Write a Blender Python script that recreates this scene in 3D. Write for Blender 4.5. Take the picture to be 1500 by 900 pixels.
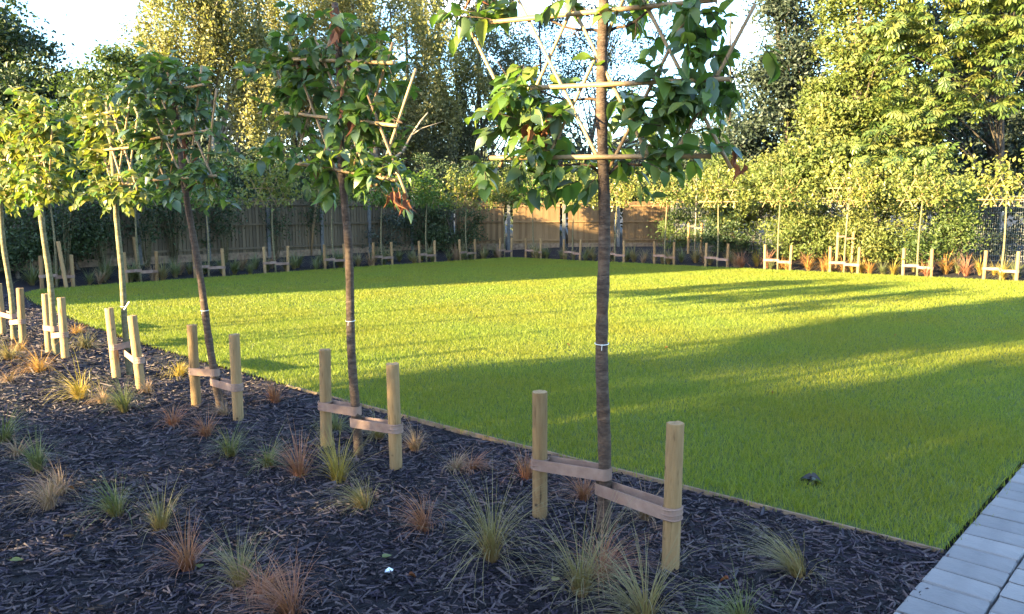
import bpy, math, random
import numpy as np
from mathutils import Vector, Matrix, Euler
R = math.radians
scene = bpy.context.scene
C = scene.collection
for o in list(bpy.data.objects):
    bpy.data.objects.remove(o)
random.seed(7)
rng = np.random.default_rng(7)

# ------------------------------------------------------------------ camera, sky, sun, exposure
EYE = 1.64
PITCH = math.atan(141 / 1120)
cam = bpy.data.cameras.new('camera'); cam.lens = 36 * 1120 / 1500; cam.sensor_width = 36
cam.clip_start = 0.05; cam.clip_end = 2000
camo = bpy.data.objects.new('camera', cam); C.objects.link(camo)
camo.location = (0, 0, EYE); camo.rotation_euler = (math.pi / 2 - PITCH, 0, 0)
scene.camera = camo

SUN_EL = R(10)
SUN_AZ = math.atan2(-.857, -.515)            # compass angle of the sun from +Y towards +X
world = bpy.data.worlds.new('World'); scene.world = world; world.use_nodes = True
wn = world.node_tree.nodes; wl = world.node_tree.links
bg = wn['Background']
sky = wn.new('ShaderNodeTexSky'); sky.sky_type = 'NISHITA'; sky.sun_disc = False
sky.sun_elevation = SUN_EL; sky.sun_rotation = SUN_AZ
sky.air_density = 1.0; sky.dust_density = 1.0; sky.ozone_density = 3.0
wtc = wn.new('ShaderNodeTexCoord'); wmp = wn.new('ShaderNodeMapping'); wmp.inputs['Scale'].default_value = (1, 1, 2.6)
wno = wn.new('ShaderNodeTexNoise'); wno.inputs['Scale'].default_value = 2.4; wno.inputs['Detail'].default_value = 7; wno.inputs['Roughness'].default_value = .58
wrp = wn.new('ShaderNodeValToRGB'); wrp.color_ramp.elements[0].position = .54; wrp.color_ramp.elements[1].position = .80
wmx = wn.new('ShaderNodeMixRGB'); wmx.inputs['Color2'].default_value = (7, 7, 7.2, 1)   # bright thin cloud
wl.new(wtc.outputs['Generated'], wmp.inputs['Vector']); wl.new(wmp.outputs[0], wno.inputs['Vector'])
wl.new(wno.outputs['Fac'], wrp.inputs['Fac']); wl.new(wrp.outputs['Color'], wmx.inputs['Fac'])
wl.new(sky.outputs['Color'], wmx.inputs['Color1']); wl.new(wmx.outputs['Color'], bg.inputs['Color'])
bg.inputs['Strength'].default_value = 0.115

sl = bpy.data.lights.new('sun', 'SUN'); sl.energy = 5.0; sl.angle = R(.53); sl.color = (1.0, .78, .38)
so = bpy.data.objects.new('sun', sl); C.objects.link(so)
sdir = Vector((math.sin(SUN_AZ) * math.cos(SUN_EL), math.cos(SUN_AZ) * math.cos(SUN_EL), math.sin(SUN_EL)))
so.rotation_euler = sdir.to_track_quat('Z', 'Y').to_euler(); so.location = sdir * 60

vs = scene.view_settings
vs.view_transform = 'Standard'; vs.look = 'None'; vs.gamma = 1; vs.use_curve_mapping = False
vs.exposure = 3.5
scene.render.engine = 'CYCLES'
scene.cycles.max_bounces = 6; scene.cycles.transmission_bounces = 4; scene.cycles.diffuse_bounces = 3
scene.cycles.glossy_bounces = 2; scene.cycles.transparent_max_bounces = 4

# ------------------------------------------------------------------ helpers
def ground(u, v, z=0.0):
    """place on the ground seen at photo position (u, v)"""
    x = (u - 750) / 1120; yd = (v - 450) / 1120
    Y = math.cos(PITCH) - yd * math.sin(PITCH); Z = -math.sin(PITCH) - yd * math.cos(PITCH)
    t = (EYE - z) / (-Z)
    return (x * t, Y * t)

def at(u, v, D):
    """point D metres ahead seen at photo position (u, v)"""
    x = (u - 750) / 1120; yd = (v - 450) / 1120
    Y = math.cos(PITCH) - yd * math.sin(PITCH); Z = -math.sin(PITCH) - yd * math.cos(PITCH)
    t = D / Y
    return (x * t, D, EYE + Z * t)

class MB:
    def __init__(s):
        s.v = []; s.f = []; s.var = []; s.h = []; s.n = 0; s.mi = []
    def add(s, v, f, var=None, h=None, mi=0):
        v = np.asarray(v, float).reshape(-1, 3)
        if isinstance(f, (list, tuple)) and len({len(q) for q in f}) > 1:      # triangles and quads mixed
            for k in (3, 4):
                sub = np.asarray([q for q in f if len(q) == k], int)
                s.f.append(sub + s.n); s.mi.append(np.full(len(sub), mi))
            f = np.zeros((0, 3), int)
        f = np.asarray(f, int)
        s.v.append(v); s.f.append(f + s.n); s.n += len(v)
        s.var.append(np.full(len(v), random.random()) if var is None else np.broadcast_to(np.asarray(var, float), (len(v),)))
        s.h.append(np.zeros(len(v)) if h is None else np.broadcast_to(np.asarray(h, float), (len(v),)))
        s.mi.append(np.full(len(f), mi))
    def mesh(s, name, mats, smooth=False):
        me = bpy.data.meshes.new(name)
        V = np.concatenate(s.v).astype(np.float32)
        loops = np.concatenate([f.ravel() for f in s.f]).astype(np.int32)
        sizes = np.concatenate([np.full(len(f), f.shape[1]) for f in s.f]).astype(np.int32)
        starts = np.concatenate([[0], np.cumsum(sizes)[:-1]]).astype(np.int32)
        me.vertices.add(len(V)); me.vertices.foreach_set('co', V.ravel())
        me.loops.add(len(loops)); me.loops.foreach_set('vertex_index', loops)
        me.polygons.add(len(sizes)); me.polygons.foreach_set('loop_start', starts)
        try: me.polygons.foreach_set('loop_total', sizes)
        except Exception: pass
        me.polygons.foreach_set('material_index', np.concatenate(s.mi).astype(np.int32))
        me.polygons.foreach_set('use_smooth', np.full(len(sizes), smooth))
        a = me.attributes.new('var', 'FLOAT', 'POINT'); a.data.foreach_set('value', np.concatenate(s.var).astype(np.float32))
        a = me.attributes.new('h', 'FLOAT', 'POINT'); a.data.foreach_set('value', np.concatenate(s.h).astype(np.float32))
        for m in (mats if isinstance(mats, (list, tuple)) else [mats]): me.materials.append(m)
        me.update(calc_edges=True); me.validate()
        return me
    def build(s, name, mats, parent=None, smooth=False, loc=None):
        return link(name, s.mesh(name, mats, smooth), parent, loc)

def link(name, me, parent=None, loc=None, rot=None, scale=None):
    o = bpy.data.objects.new(name, me); C.objects.link(o)
    if parent: o.parent = parent
    if loc is not None: o.location = loc
    if rot is not None: o.rotation_euler = rot
    if scale is not None: o.scale = (scale,) * 3 if np.isscalar(scale) else scale
    return o
def empty(name, loc, rz=0):
    o = bpy.data.objects.new(name, None); C.objects.link(o); o.location = loc; o.rotation_euler = (0, 0, rz)
    o.empty_display_size = .1
    return o
def tag(o, label=None, cat=None, group=None, kind=None):
    if label: o['label'] = label
    if cat: o['category'] = cat
    if group: o['group'] = group
    if kind: o['kind'] = kind
    return o
def copy_tree(o, parent=None):
    c = o.copy(); C.objects.link(c); c.parent = parent
    for ch in list(o.children): copy_tree(ch, c)
    return c

def tube(path, rad, seg=8, cap=True):
    P = np.asarray(path, float); n = len(P); rad = np.broadcast_to(np.asarray(rad, float), (n,))
    T = np.gradient(P, axis=0); T /= np.linalg.norm(T, axis=1)[:, None] + 1e-9
    up = np.array([0, 0, 1.]) if abs(T[0][2]) < .9 else np.array([1., 0, 0])
    vs_ = []
    for i in range(n):
        a = np.cross(T[i], up); a /= np.linalg.norm(a) + 1e-9; b = np.cross(T[i], a)
        th = np.linspace(0, 2 * np.pi, seg, endpoint=False)
        vs_.append(P[i] + rad[i] * (np.cos(th)[:, None] * a + np.sin(th)[:, None] * b))
    V = np.concatenate(vs_); F = []
    for i in range(n - 1):
        for k in range(seg):
            k2 = (k + 1) % seg
            F.append((i * seg + k, i * seg + k2, (i + 1) * seg + k2, (i + 1) * seg + k))
    return V, np.array(F), n, seg
def add_tube(mb, path, rad, seg=8, var=None, mi=0, cap=True, h=None):
    V, F, n, s = tube(path, rad, seg)
    if cap:
        V = np.concatenate([V, [path[0]], [path[-1]]])
        tri = [(k + 0, len(V) - 2, (k + 1) % s) for k in range(s)] + [((n - 1) * s + k, (n - 1) * s + (k + 1) % s, len(V) - 1) for k in range(s)]
    vv = random.random() if var is None else var
    base = mb.n
    mb.add(V, F, vv, h, mi)
    if cap:
        mb.f.append(np.array(tri) + base); mb.mi.append(np.full(len(tri), mi))
def add_box(mb, c, size, rz=0, var=None, mi=0, tilt=None, h=None):
    s = np.array(size) / 2
    V = np.array([(x, y, z) for x in (-1, 1) for y in (-1, 1) for z in (-1, 1)]) * s
    M = Matrix.Rotation(rz, 3, 'Z')
    if tilt: M = M @ Euler(tilt).to_matrix()
    V = V @ np.array(M).T + np.array(c)
    mb.add(V, [(0, 1, 3, 2), (4, 6, 7, 5), (0, 4, 5, 1), (2, 3, 7, 6), (0, 2, 6, 4), (1, 5, 7, 3)], var, h, mi)

# ------------------------------------------------------------------ materials
def nodes_of(name):
    m = bpy.data.materials.new(name); m.use_nodes = True
    return m, m.node_tree.nodes, m.node_tree.links, m.node_tree.nodes['Principled BSDF']
def ramp(n, stops, interp='LINEAR'):
    r = n.new('ShaderNodeValToRGB'); cr = r.color_ramp; cr.interpolation = interp
    while len(cr.elements) < len(stops): cr.elements.new(.5)
    for e, (p, c) in zip(cr.elements, stops): e.position = p; e.color = (*c, 1)
    return r
def foliage(name, cols, trans=.4, rough=.5, spec=.35, hcols=None, patch=None):
    """leaf material: colour varies leaf by leaf (attribute + object), thin-leaf translucency"""
    m, n, l, p = nodes_of(name)
    at_ = n.new('ShaderNodeAttribute'); at_.attribute_name = 'var'
    oi = n.new('ShaderNodeObjectInfo'); ad = n.new('ShaderNodeMath'); ad.operation = 'ADD'
    fr = n.new('ShaderNodeMath'); fr.operation = 'FRACT'
    l.new(at_.outputs['Fac'], ad.inputs[0]); l.new(oi.outputs['Random'], ad.inputs[1]); l.new(ad.outputs[0], fr.inputs[0])
    r = ramp(n, [(i / (len(cols) - 1), c) for i, c in enumerate(cols)]); l.new(fr.outputs[0], r.inputs['Fac'])
    col = r.outputs['Color']
    if hcols:
        hh = n.new('ShaderNodeAttribute'); hh.attribute_name = 'h'
        r2 = ramp(n, hcols); l.new(hh.outputs['Fac'], r2.inputs['Fac'])
        mx = n.new('ShaderNodeMixRGB'); mx.blend_type = 'MIX'; mx.inputs['Fac'].default_value = .6
        l.new(col, mx.inputs['Color1']); l.new(r2.outputs['Color'], mx.inputs['Color2']); col = mx.outputs['Color']
    if patch:
        tc = n.new('ShaderNodeNewGeometry'); no = n.new('ShaderNodeTexNoise'); no.inputs['Scale'].default_value = patch[0]; no.inputs['Detail'].default_value = 4
        l.new(tc.outputs['Position'], no.inputs['Vector'])
        r3 = ramp(n, [(.36, (0, 0, 0)), (.66, (1, 1, 1))]); l.new(no.outputs['Fac'], r3.inputs['Fac'])
        mx = n.new('ShaderNodeMixRGB'); l.new(r3.outputs['Color'], mx.inputs['Fac'])
        hs = n.new('ShaderNodeMixRGB'); hs.blend_type = 'MULTIPLY'; hs.inputs['Fac'].default_value = 1; hs.inputs['Color2'].default_value = (*patch[1], 1)
        l.new(col, hs.inputs['Color1']); l.new(col, mx.inputs['Color1']); l.new(hs.outputs['Color'], mx.inputs['Color2']); col = mx.outputs['Color']
    l.new(col, p.inputs['Base Color']); p.inputs['Roughness'].default_value = rough
    p.inputs['Specular IOR Level'].default_value = spec
    tr = n.new('ShaderNodeBsdfTranslucent')
    tcx = n.new('ShaderNodeMixRGB'); tcx.blend_type = 'MULTIPLY'; tcx.inputs['Fac'].default_value = 1; tcx.inputs['Color2'].default_value = (1.25, 1.3, .6, 1)
    l.new(col, tcx.inputs['Color1']); l.new(tcx.outputs['Color'], tr.inputs['Color'])
    ms = n.new('ShaderNodeMixShader'); ms.inputs['Fac'].default_value = trans
    l.new(p.outputs[0], ms.inputs[1]); l.new(tr.outputs[0], ms.inputs[2]); l.new(ms.outputs[0], n['Material Output'].inputs['Surface'])
    return m
def solid(name, cols, scale=8, stretch=(1, 1, 1), rough=.8, bump=.3, bscale=None, spec=.3, use_var=False, detail=6, coord='Object'):
    m, n, l, p = nodes_of(name)
    tc = n.new('ShaderNodeTexCoord'); mp = n.new('ShaderNodeMapping'); mp.inputs['Scale'].default_value = stretch
    l.new(tc.outputs[coord], mp.inputs['Vector'])
    no = n.new('ShaderNodeTexNoise'); no.inputs['Scale'].default_value = scale; no.inputs['Detail'].default_value = detail; no.inputs['Roughness'].default_value = .62
    l.new(mp.outputs[0], no.inputs['Vector'])
    fac = no.outputs['Fac']
    if use_var:
        a = n.new('ShaderNodeAttribute'); a.attribute_name = 'var'; oi = n.new('ShaderNodeObjectInfo')
        ad = n.new('ShaderNodeMath'); ad.operation = 'ADD'; l.new(a.outputs['Fac'], ad.inputs[0]); l.new(oi.outputs['Random'], ad.inputs[1])
        fr = n.new('ShaderNodeMath'); fr.operation = 'FRACT'; l.new(ad.outputs[0], fr.inputs[0])
        mx = n.new('ShaderNodeMath'); mx.operation = 'MULTIPLY_ADD'; mx.inputs[1].default_value = use_var; l.new(fr.outputs[0], mx.inputs[0])
        sc = n.new('ShaderNodeMath'); sc.operation = 'MULTIPLY'; sc.inputs[1].default_value = 1 - use_var; l.new(fac, sc.inputs[0]); l.new(sc.outputs[0], mx.inputs[2]); fac = mx.outputs[0]
    k = len(cols); lo, hi = (.3, .7) if not use_var else (.15, .85)
    r = ramp(n, [(lo + (hi - lo) * i / (k - 1), c) for i, c in enumerate(cols)]); l.new(fac, r.inputs['Fac'])
    l.new(r.outputs['Color'], p.inputs['Base Color']); p.inputs['Roughness'].default_value = rough; p.inputs['Specular IOR Level'].default_value = spec
    if bump:
        n2 = n.new('ShaderNodeTexNoise'); n2.inputs['Scale'].default_value = bscale or scale * 3; n2.inputs['Detail'].default_value = 8
        l.new(mp.outputs[0], n2.inputs['Vector'])
        b = n.new('ShaderNodeBump'); b.inputs['Strength'].default_value = bump; b.inputs['Distance'].default_value = .01
        l.new(n2.outputs['Fac'], b.inputs['Height']); l.new(b.outputs[0], p.inputs['Normal'])
    return m

M = {}
M['soil'] = solid('soil', [(.004, .0035, .006), (.011, .009, .013)], 30, rough=.9, bump=.8, bscale=60)
M['chips'] = solid('bark_chips', [(.0022, .0014, .0044), (.0038, .0025, .0075), (.0072, .005, .0132), (.019, .014, .028), (.08, .062, .066)], 40, (1, 1, 1), .7, .4, spec=.22, use_var=.8)
M['lawn_soil'] = solid('lawn_soil', [(.035, .055, .010), (.065, .09, .016)], 20, rough=.95, bump=.5)
M['grass'] = foliage('lawn_grass', [(.12, .17, .019), (.145, .195, .021), (.17, .215, .024), (.20, .23, .034)], .38, .5, .3, patch=(.55, (1.16, .95, .85)))
M['stake'] = solid('stake_wood', [(.13, .073, .030), (.24, .150, .068), (.33, .225, .115)], 9, (6, 6, .7), .75, .45, bscale=40, use_var=.35)
def add_knots(m, scale, size, dark):
    n = m.node_tree.nodes; l = m.node_tree.links; p = n['Principled BSDF']; src = p.inputs['Base Color'].links[0].from_socket
    tc = n.new('ShaderNodeTexCoord'); oi = n.new('ShaderNodeObjectInfo'); ad = n.new('ShaderNodeVectorMath'); ad.operation = 'ADD'
    l.new(tc.outputs['Object'], ad.inputs[0]); l.new(oi.outputs['Location'], ad.inputs[1])
    vo = n.new('ShaderNodeTexVoronoi'); vo.inputs['Scale'].default_value = scale; l.new(ad.outputs[0], vo.inputs['Vector'])
    r = ramp(n, [(size * .4, (1, 1, 1)), (size, (0, 0, 0))]); l.new(vo.outputs['Distance'], r.inputs['Fac'])
    mx = n.new('ShaderNodeMixRGB'); mx.inputs['Color2'].default_value = (*dark, 1); l.new(r.outputs['Color'], mx.inputs['Fac']); l.new(src, mx.inputs['Color1'])
    mp = n.new('ShaderNodeMapping'); mp.inputs['Scale'].default_value = (1, 1, .12); l.new(ad.outputs[0], mp.inputs['Vector'])
    no = n.new('ShaderNodeTexNoise'); no.inputs['Scale'].default_value = 55; no.inputs['Detail'].default_value = 3; l.new(mp.outputs[0], no.inputs['Vector'])
    r2 = ramp(n, [(.26, (.35, .33, .30)), (.40, (1, 1, 1))]); l.new(no.outputs['Fac'], r2.inputs['Fac'])
    m2 = n.new('ShaderNodeMixRGB'); m2.blend_type = 'MULTIPLY'; m2.inputs['Fac'].default_value = 1; l.new(mx.outputs['Color'], m2.inputs['Color1']); l.new(r2.outputs['Color'], m2.inputs['Color2'])
    l.new(m2.outputs['Color'], p.inputs['Base Color'])
add_knots(M['stake'], 11, .16, (.05, .028, .014))
M['strap'] = solid('hessian_strap', [(.15, .09, .07), (.21, .135, .105), (.27, .185, .15)], 7, (1, 1, 1), .9, .12, bscale=220)
M['bamboo'] = solid('bamboo', [(.17, .10, .052), (.27, .175, .088), (.34, .24, .135)], 14, rough=.5, bump=.15, use_var=.4)
M['bark'] = solid('young_bark', [(.03, .018, .012), (.066, .042, .030), (.115, .08, .058)], 16, (1, 1, 3), .85, .9, bscale=50)
M['bark_olive'] = solid('young_olive_bark', [(.07, .06, .03), (.12, .105, .055), (.18, .155, .10)], 16, (1, 1, 3), .8, .7, bscale=50)
M['bark_bg'] = solid('old_bark', [(.025, .02, .017), (.06, .048, .038), (.11, .09, .07)], 5, (1, 1, .4), .9, .8)
M['bark_birch'] = solid('birch_bark', [(.06, .05, .04), (.22, .18, .14), (.45, .38, .30)], 3, (1, 1, 2.5), .8, .5)
M['string'] = solid('white_string', [(.6, .6, .58), (.8, .8, .78)], 40, rough=.7, bump=0)
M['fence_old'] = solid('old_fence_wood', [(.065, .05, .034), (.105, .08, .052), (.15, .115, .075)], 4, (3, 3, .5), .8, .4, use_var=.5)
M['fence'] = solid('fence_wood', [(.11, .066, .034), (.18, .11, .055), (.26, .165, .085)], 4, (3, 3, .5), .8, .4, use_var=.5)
M['concrete'] = solid('concrete', [(.08, .08, .082), (.14, .14, .14)], 12, rough=.9, bump=.3)
M['wire'] = solid('wire_steel', [(.10, .105, .11), (.20, .20, .20)], 20, rough=.5, bump=0)
M['paver'] = solid('paver_stone', [(.11, .11, .118), (.165, .163, .17), (.23, .226, .23)], 7, rough=.85, bump=.5, bscale=60, use_var=.3)
M['joint'] = solid('joint_sand', [(.05, .05, .052), (.10, .095, .09)], 60, rough=.95, bump=.5)
M['edging'] = solid('edging_wood', [(.10, .065, .045), (.26, .18, .12)], 10, rough=.85, bump=.5)
M['black'] = solid('dark_plastic', [(.012, .012, .015), (.03, .03, .035)], 20, rough=.5, bump=.1)
M['litter'] = solid('white_litter', [(.45, .55, .75), (.85, .87, .9)], 9, rough=.5, bump=.1)
M['leaf'] = foliage('hornbeam_leaf', [(.055, .11, .026), (.072, .138, .03), (.095, .165, .034), (.125, .185, .038), (.16, .185, .042)], .44, .38, .5)
M['leaf_dk'] = foliage('blue_green_leaf', [(.046, .08, .038), (.062, .105, .046), (.082, .13, .055), (.11, .155, .072)], .36, .36, .6)
M['leaf_yl'] = foliage('yellow_green_leaf', [(.10, .13, .03), (.135, .16, .036), (.17, .18, .045), (.21, .18, .045)], .42, .4, .5)
M['leaf_dead'] = foliage('dead_leaf', [(.10, .035, .018), (.17, .06, .03), (.24, .10, .045)], .25, .7, .2)
M['f_dark'] = foliage('dark_evergreen', [(.018, .034, .013), (.028, .05, .018), (.045, .068, .022)], .25, .5, .4)
M['f_blue'] = foliage('blue_dark_foliage', [(.018, .03, .022), (.03, .044, .03), (.045, .06, .038)], .25, .5, .4)
M['f_birch'] = foliage('birch_foliage', [(.11, .12, .048), (.16, .165, .066), (.215, .205, .09), (.26, .235, .12)], .46, .5, .35)
M['f_mid'] = foliage('mid_green_foliage', [(.035, .06, .016), (.055, .085, .022), (.085, .11, .028)], .36, .5, .35)
M['f_yel'] = foliage('yellow_green_foliage', [(.07, .10, .026), (.10, .13, .032), (.13, .15, .04), (.16, .16, .05)], .4, .5, .35)
M['f_pale'] = foliage('grey_green_foliage', [(.075, .085, .055), (.11, .12, .075), (.155, .155, .10)], .42, .5, .3)
M['f_chest'] = foliage('chestnut_leaf', [(.05, .085, .022), (.075, .115, .028), (.11, .14, .034), (.15, .15, .04)], .36, .4, .5)
M['f_orange'] = foliage('orange_foliage', [(.16, .11, .025), (.22, .14, .03), (.13, .13, .03)], .4, .5, .3)
T = {}
T['green'] = foliage('tuft_green', [(.075, .095, .035), (.105, .125, .05), (.15, .15, .075)], .3, .5, .3, hcols=[(0, (.20, .12, .05)), (.35, (.085, .105, .035)), (1, (.16, .16, .10))])
T['olive'] = foliage('tuft_olive', [(.14, .12, .055), (.19, .16, .08), (.22, .19, .11)], .3, .6, .3, hcols=[(0, (.24, .11, .04)), (.4, (.15, .13, .05)), (1, (.24, .20, .14))])
T['copper'] = foliage('tuft_copper', [(.20, .085, .05), (.25, .12, .075), (.30, .17, .11)], .3, .6, .3, hcols=[(0, (.16, .05, .03)), (.5, (.25, .10, .06)), (1, (.30, .19, .14))])
T['yellow'] = foliage('tuft_yellow', [(.22, .17, .035), (.27, .20, .045), (.24, .20, .07)], .35, .5, .3, hcols=[(0, (.34, .19, .04)), (.5, (.26, .20, .04)), (1, (.24, .21, .08))])
T['brown'] = foliage('tuft_brown', [(.17, .10, .065), (.22, .14, .09), (.27, .19, .13)], .25, .6, .3)
T['orange'] = foliage('tuft_orange', [(.30, .15, .045), (.34, .19, .06), (.27, .15, .06)], .35, .5, .3)

# ------------------------------------------------------------------ the ground: lawn, beds, paving
LAWN = [(2.07, 3.50), (-.30, 5.47), (-2.09, 7.00), (-4.09, 8.85), (-5.99, 10.75), (-8.5, 13.5), (-9.6, 15.0), (-9.75, 15.7), (-6.4, 19.75), (-3.5, 22.95), (0.0, 26.6), (13.8, 15.83)]
LP = np.array(LAWN)
def inside(P, poly):
    x, y = P[:, 0], P[:, 1]; r = np.zeros(len(P), bool); n = len(poly)
    for i in range(n):
        x1, y1 = poly[i]; x2, y2 = poly[(i + 1) % n]
        c = ((y1 > y) != (y2 > y)) & (x < (x2 - x1) * (y - y1) / (y2 - y1 + 1e-12) + x1)
        r ^= c
    return r
def edge_dist(P, poly, closed=True):
    d = np.full(len(P), 1e9); n = len(poly)
    for i in range(n if closed else n - 1):
        a = np.array(poly[i]); b = np.array(poly[(i + 1) % n]); ab = b - a
        t = np.clip(((P - a) @ ab) / (ab @ ab), 0, 1)
        d = np.minimum(d, np.linalg.norm(P - (a + t[:, None] * ab), axis=1))
    return d
def undul(x, y):
    return .006 * np.sin(x * 2.3 + y) + .006 * np.sin(y * 3.1 - x * 1.3) + .005 * np.sin(x * 5.1 + 1.7 * y)
FAR_EDGE = [(-14, 10.6)] + LAWN[7:] + [(20, 11)]
def bank(x, y):
    """height of the planted bank that rises gently behind the far sides of the lawn"""
    P = np.stack([np.ravel(x), np.ravel(y)], 1).astype(float)
    d = edge_dist(P, LAWN[7:12], False)
    far = (P[:, 1] > 15.2) & ~inside(P, LAWN)
    return np.where(far, np.clip((d - .3) / 2.6, 0, 1) * .30, 0.0).reshape(np.shape(x))

# wide ground sheet to the horizon
gx = np.concatenate([np.linspace(-600, -20, 8), np.arange(-18, 22, .5), np.linspace(24, 600, 8)])
gy = np.concatenate([np.linspace(-300, -6, 6), np.arange(-4, 36, .5), np.linspace(38, 900, 8)])
GX, GY = np.meshgrid(gx, gy)
GZ = bank(GX, GY) - .012
mb = MB(); nx = len(gx)
F = [(j * nx + i, j * nx + i + 1, (j + 1) * nx + i + 1, (j + 1) * nx + i) for j in range(len(gy) - 1) for i in range(nx - 1)]
mb.add(np.stack([GX.ravel(), GY.ravel(), GZ.ravel()], 1), F, .5)
g = mb.build('ground', M['soil'], smooth=True); tag(g, kind='structure')

# lawn soil
LAWN_Z = .025
import bmesh
bm = bmesh.new(); bm.faces.new([bm.verts.new((x, y, LAWN_Z)) for x, y in LAWN]); bmesh.ops.triangulate(bm, faces=bm.faces[:])
me = bpy.data.meshes.new('lawn'); bm.to_mesh(me); bm.free(); me.materials.append(M['lawn_soil'])
tag(link('lawn', me), kind='structure')

def blades(P, h, w, lean, simple):
    """one blade per point: bent (three triangles) or, far off, a single triangle"""
    n = len(P); a = rng.uniform(0, 2 * np.pi, n); la = rng.uniform(0, 2 * np.pi, n)
    ax = np.stack([np.cos(a), np.sin(a), np.zeros(n)], 1) * (w / 2)[:, None]
    ld = np.stack([np.cos(la), np.sin(la), np.zeros(n)], 1)
    b0 = P - ax; b1 = P + ax
    tip = P + ld * (lean * h)[:, None] + np.array([0, 0, 1]) * h[:, None]
    if simple:
        return np.stack([b0, b1, tip], 1).reshape(-1, 3), None, np.arange(n)[:, None] * 3 + np.array([[0, 1, 2]])
    mid = P + ld * (lean * h * .35)[:, None] + np.array([0, 0, 1]) * (h * .6)[:, None]
    m0 = mid - ax * .8; m1 = mid + ax * .8
    V = np.stack([b0, b1, m1, m0, tip], 1).reshape(-1, 3)
    i = np.arange(n)[:, None] * 5
    return V, i + np.array([[0, 1, 2, 3]]), i + np.array([[3, 2, 4]])
mb = MB()
def sow(dens, box, lo, hi, hmin, hmax, wmin, wmax, simple=False):
    x0, x1, y0, y1 = box; n = int(dens * (x1 - x0) * (y1 - y0))
    P = np.stack([rng.uniform(x0, x1, n), rng.uniform(y0, y1, n)], 1)
    r = np.hypot(P[:, 0], P[:, 1]) * rng.uniform(.9, 1.1, n)
    P = P[(r >= lo) & (r < hi) & (P[:, 0] < P[:, 1] * .72 + .4) & (P[:, 0] > -P[:, 1] * .72 - .4)]
    P = P[inside(P, LAWN)]; n = len(P)
    ed = edge_dist(P, LAWN)
    P = P + rng.normal(0, 1, P.shape) * np.where(ed < .08, .035, .004)[:, None]
    pat = .5 + .5 * np.sin(P[:, 0] * 1.7 + np.sin(P[:, 1] * 1.1)) * np.sin(P[:, 1] * 1.9 + np.sin(P[:, 0] * 2.3))
    h = rng.uniform(hmin, hmax, n) * (.85 + .3 * pat) * np.where(ed < .10, rng.uniform(.7, 1.5, n), 1); w = rng.uniform(wmin, wmax, n)
    V, f1, f2 = blades(np.column_stack([P, np.full(n, LAWN_Z - .003)]), h, w, rng.uniform(.15, 1.0, n), simple)
    var = np.repeat(np.clip(rng.normal(.42, .20, n), 0, .98), 3 if simple else 5)
    mb.add(V, f2 if simple else f1, var)
    if not simple: mb.f.append(f2 + mb.n - len(V)); mb.mi.append(np.zeros(len(f2)))
sow(7600, (-3.5, 6.2, 3.4, 7.8), 0, 7.2, .026, .048, .0023, .0042)
sow(4600, (-9.5, 10, 4.5, 14), 7.2, 12.5, .026, .046, .0045, .0070, True)
sow(2000, (-10, 15, 8, 26.8), 12.5, 40, .026, .046, .0075, .0112, True)
tag(mb.build('lawn_grass', M['grass']), 'short mown lawn grass, sunlit yellow green in a broad band', 'grass', kind='stuff')

# bark mulch
BED = [(2.09, 3.46), (-.30, 5.43), (-2.09, 6.96), (-4.09, 8.81), (-6.03, 10.71), (-8.55, 13.46), (-9.7, 15.0), (-14, 15), (-14, 3), (-4, 1.2), (0.2, 1.2), (.6, 1.75)]
mb = MB()
def chips(n, lo, hi, s):
    P = np.stack([rng.uniform(-13, 2.2, n), rng.uniform(1.3, 15, n)], 1); r = np.hypot(P[:, 0], P[:, 1])
    P = P[(r >= lo) & (r < hi) & (P[:, 0] > -P[:, 1] * .72 - .5)]; P = P[inside(P, BED)]
    n = len(P); L = rng.gamma(3.0, .012, n) * s + .012; W = np.minimum(L * rng.uniform(.08, .24, n), .011 * s); Hh = rng.uniform(.002, .006, n) * s
    V0 = np.array([(-.5, -.3, 0), (.5, -.42, 0), (.42, .5, 0), (-.5, .36, 0), (-.42, .02, 1), (.46, -.06, 1)])
    V = np.repeat(V0[None], n, 0); V = V * np.stack([L, W, Hh], 1)[:, None] ; V += rng.normal(0, .0012, V.shape)
    a = rng.uniform(0, 2 * np.pi, n); b = rng.normal(0, .20, n); c = rng.normal(0, .25, n)
    ca, sa = np.cos(a), np.sin(a); cb, sb = np.cos(b), np.sin(b); cc, sc = np.cos(c), np.sin(c)
    x, y, z = V[..., 0], V[..., 1], V[..., 2]
    y, z = y * cc[:, None] - z * sc[:, None], y * sc[:, None] + z * cc[:, None]
    x, z = x * cb[:, None] - z * sb[:, None], x * sb[:, None] + z * cb[:, None]
    x, y = x * ca[:, None] - y * sa[:, None], x * sa[:, None] + y * ca[:, None]
    V = np.stack([x + P[:, :1], y + P[:, 1:], z + (rng.uniform(.0, .016, n) + undul(P[:, 0], P[:, 1]))[:, None]], -1).reshape(-1, 3)
    i = np.arange(n)[:, None] * 6
    var = np.repeat(np.clip(rng.beta(1.6, 3.2, n), 0, .99), 6)
    base = mb.n
    mb.add(V, i + np.array([[0, 1, 5, 4]]), var)
    for q in ([2, 3, 4, 5],):
        mb.f.append(base + i + np.array([q])); mb.mi.append(np.zeros(n))
    for q in ([0, 4, 3], [1, 2, 5]):
        mb.f.append(base + i + np.array([q])); mb.mi.append(np.zeros(n))
chips(520000, 0, 5.2, 1.05); chips(260000, 5.2, 8, 1.2); chips(120000, 8, 19, 1.6); chips(14000, 0, 7, 1.9)
tag(mb.build('bark_mulch', M['chips']), 'dark purplish bark chip mulch covering the planting bed', 'mulch', kind='stuff')
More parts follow.
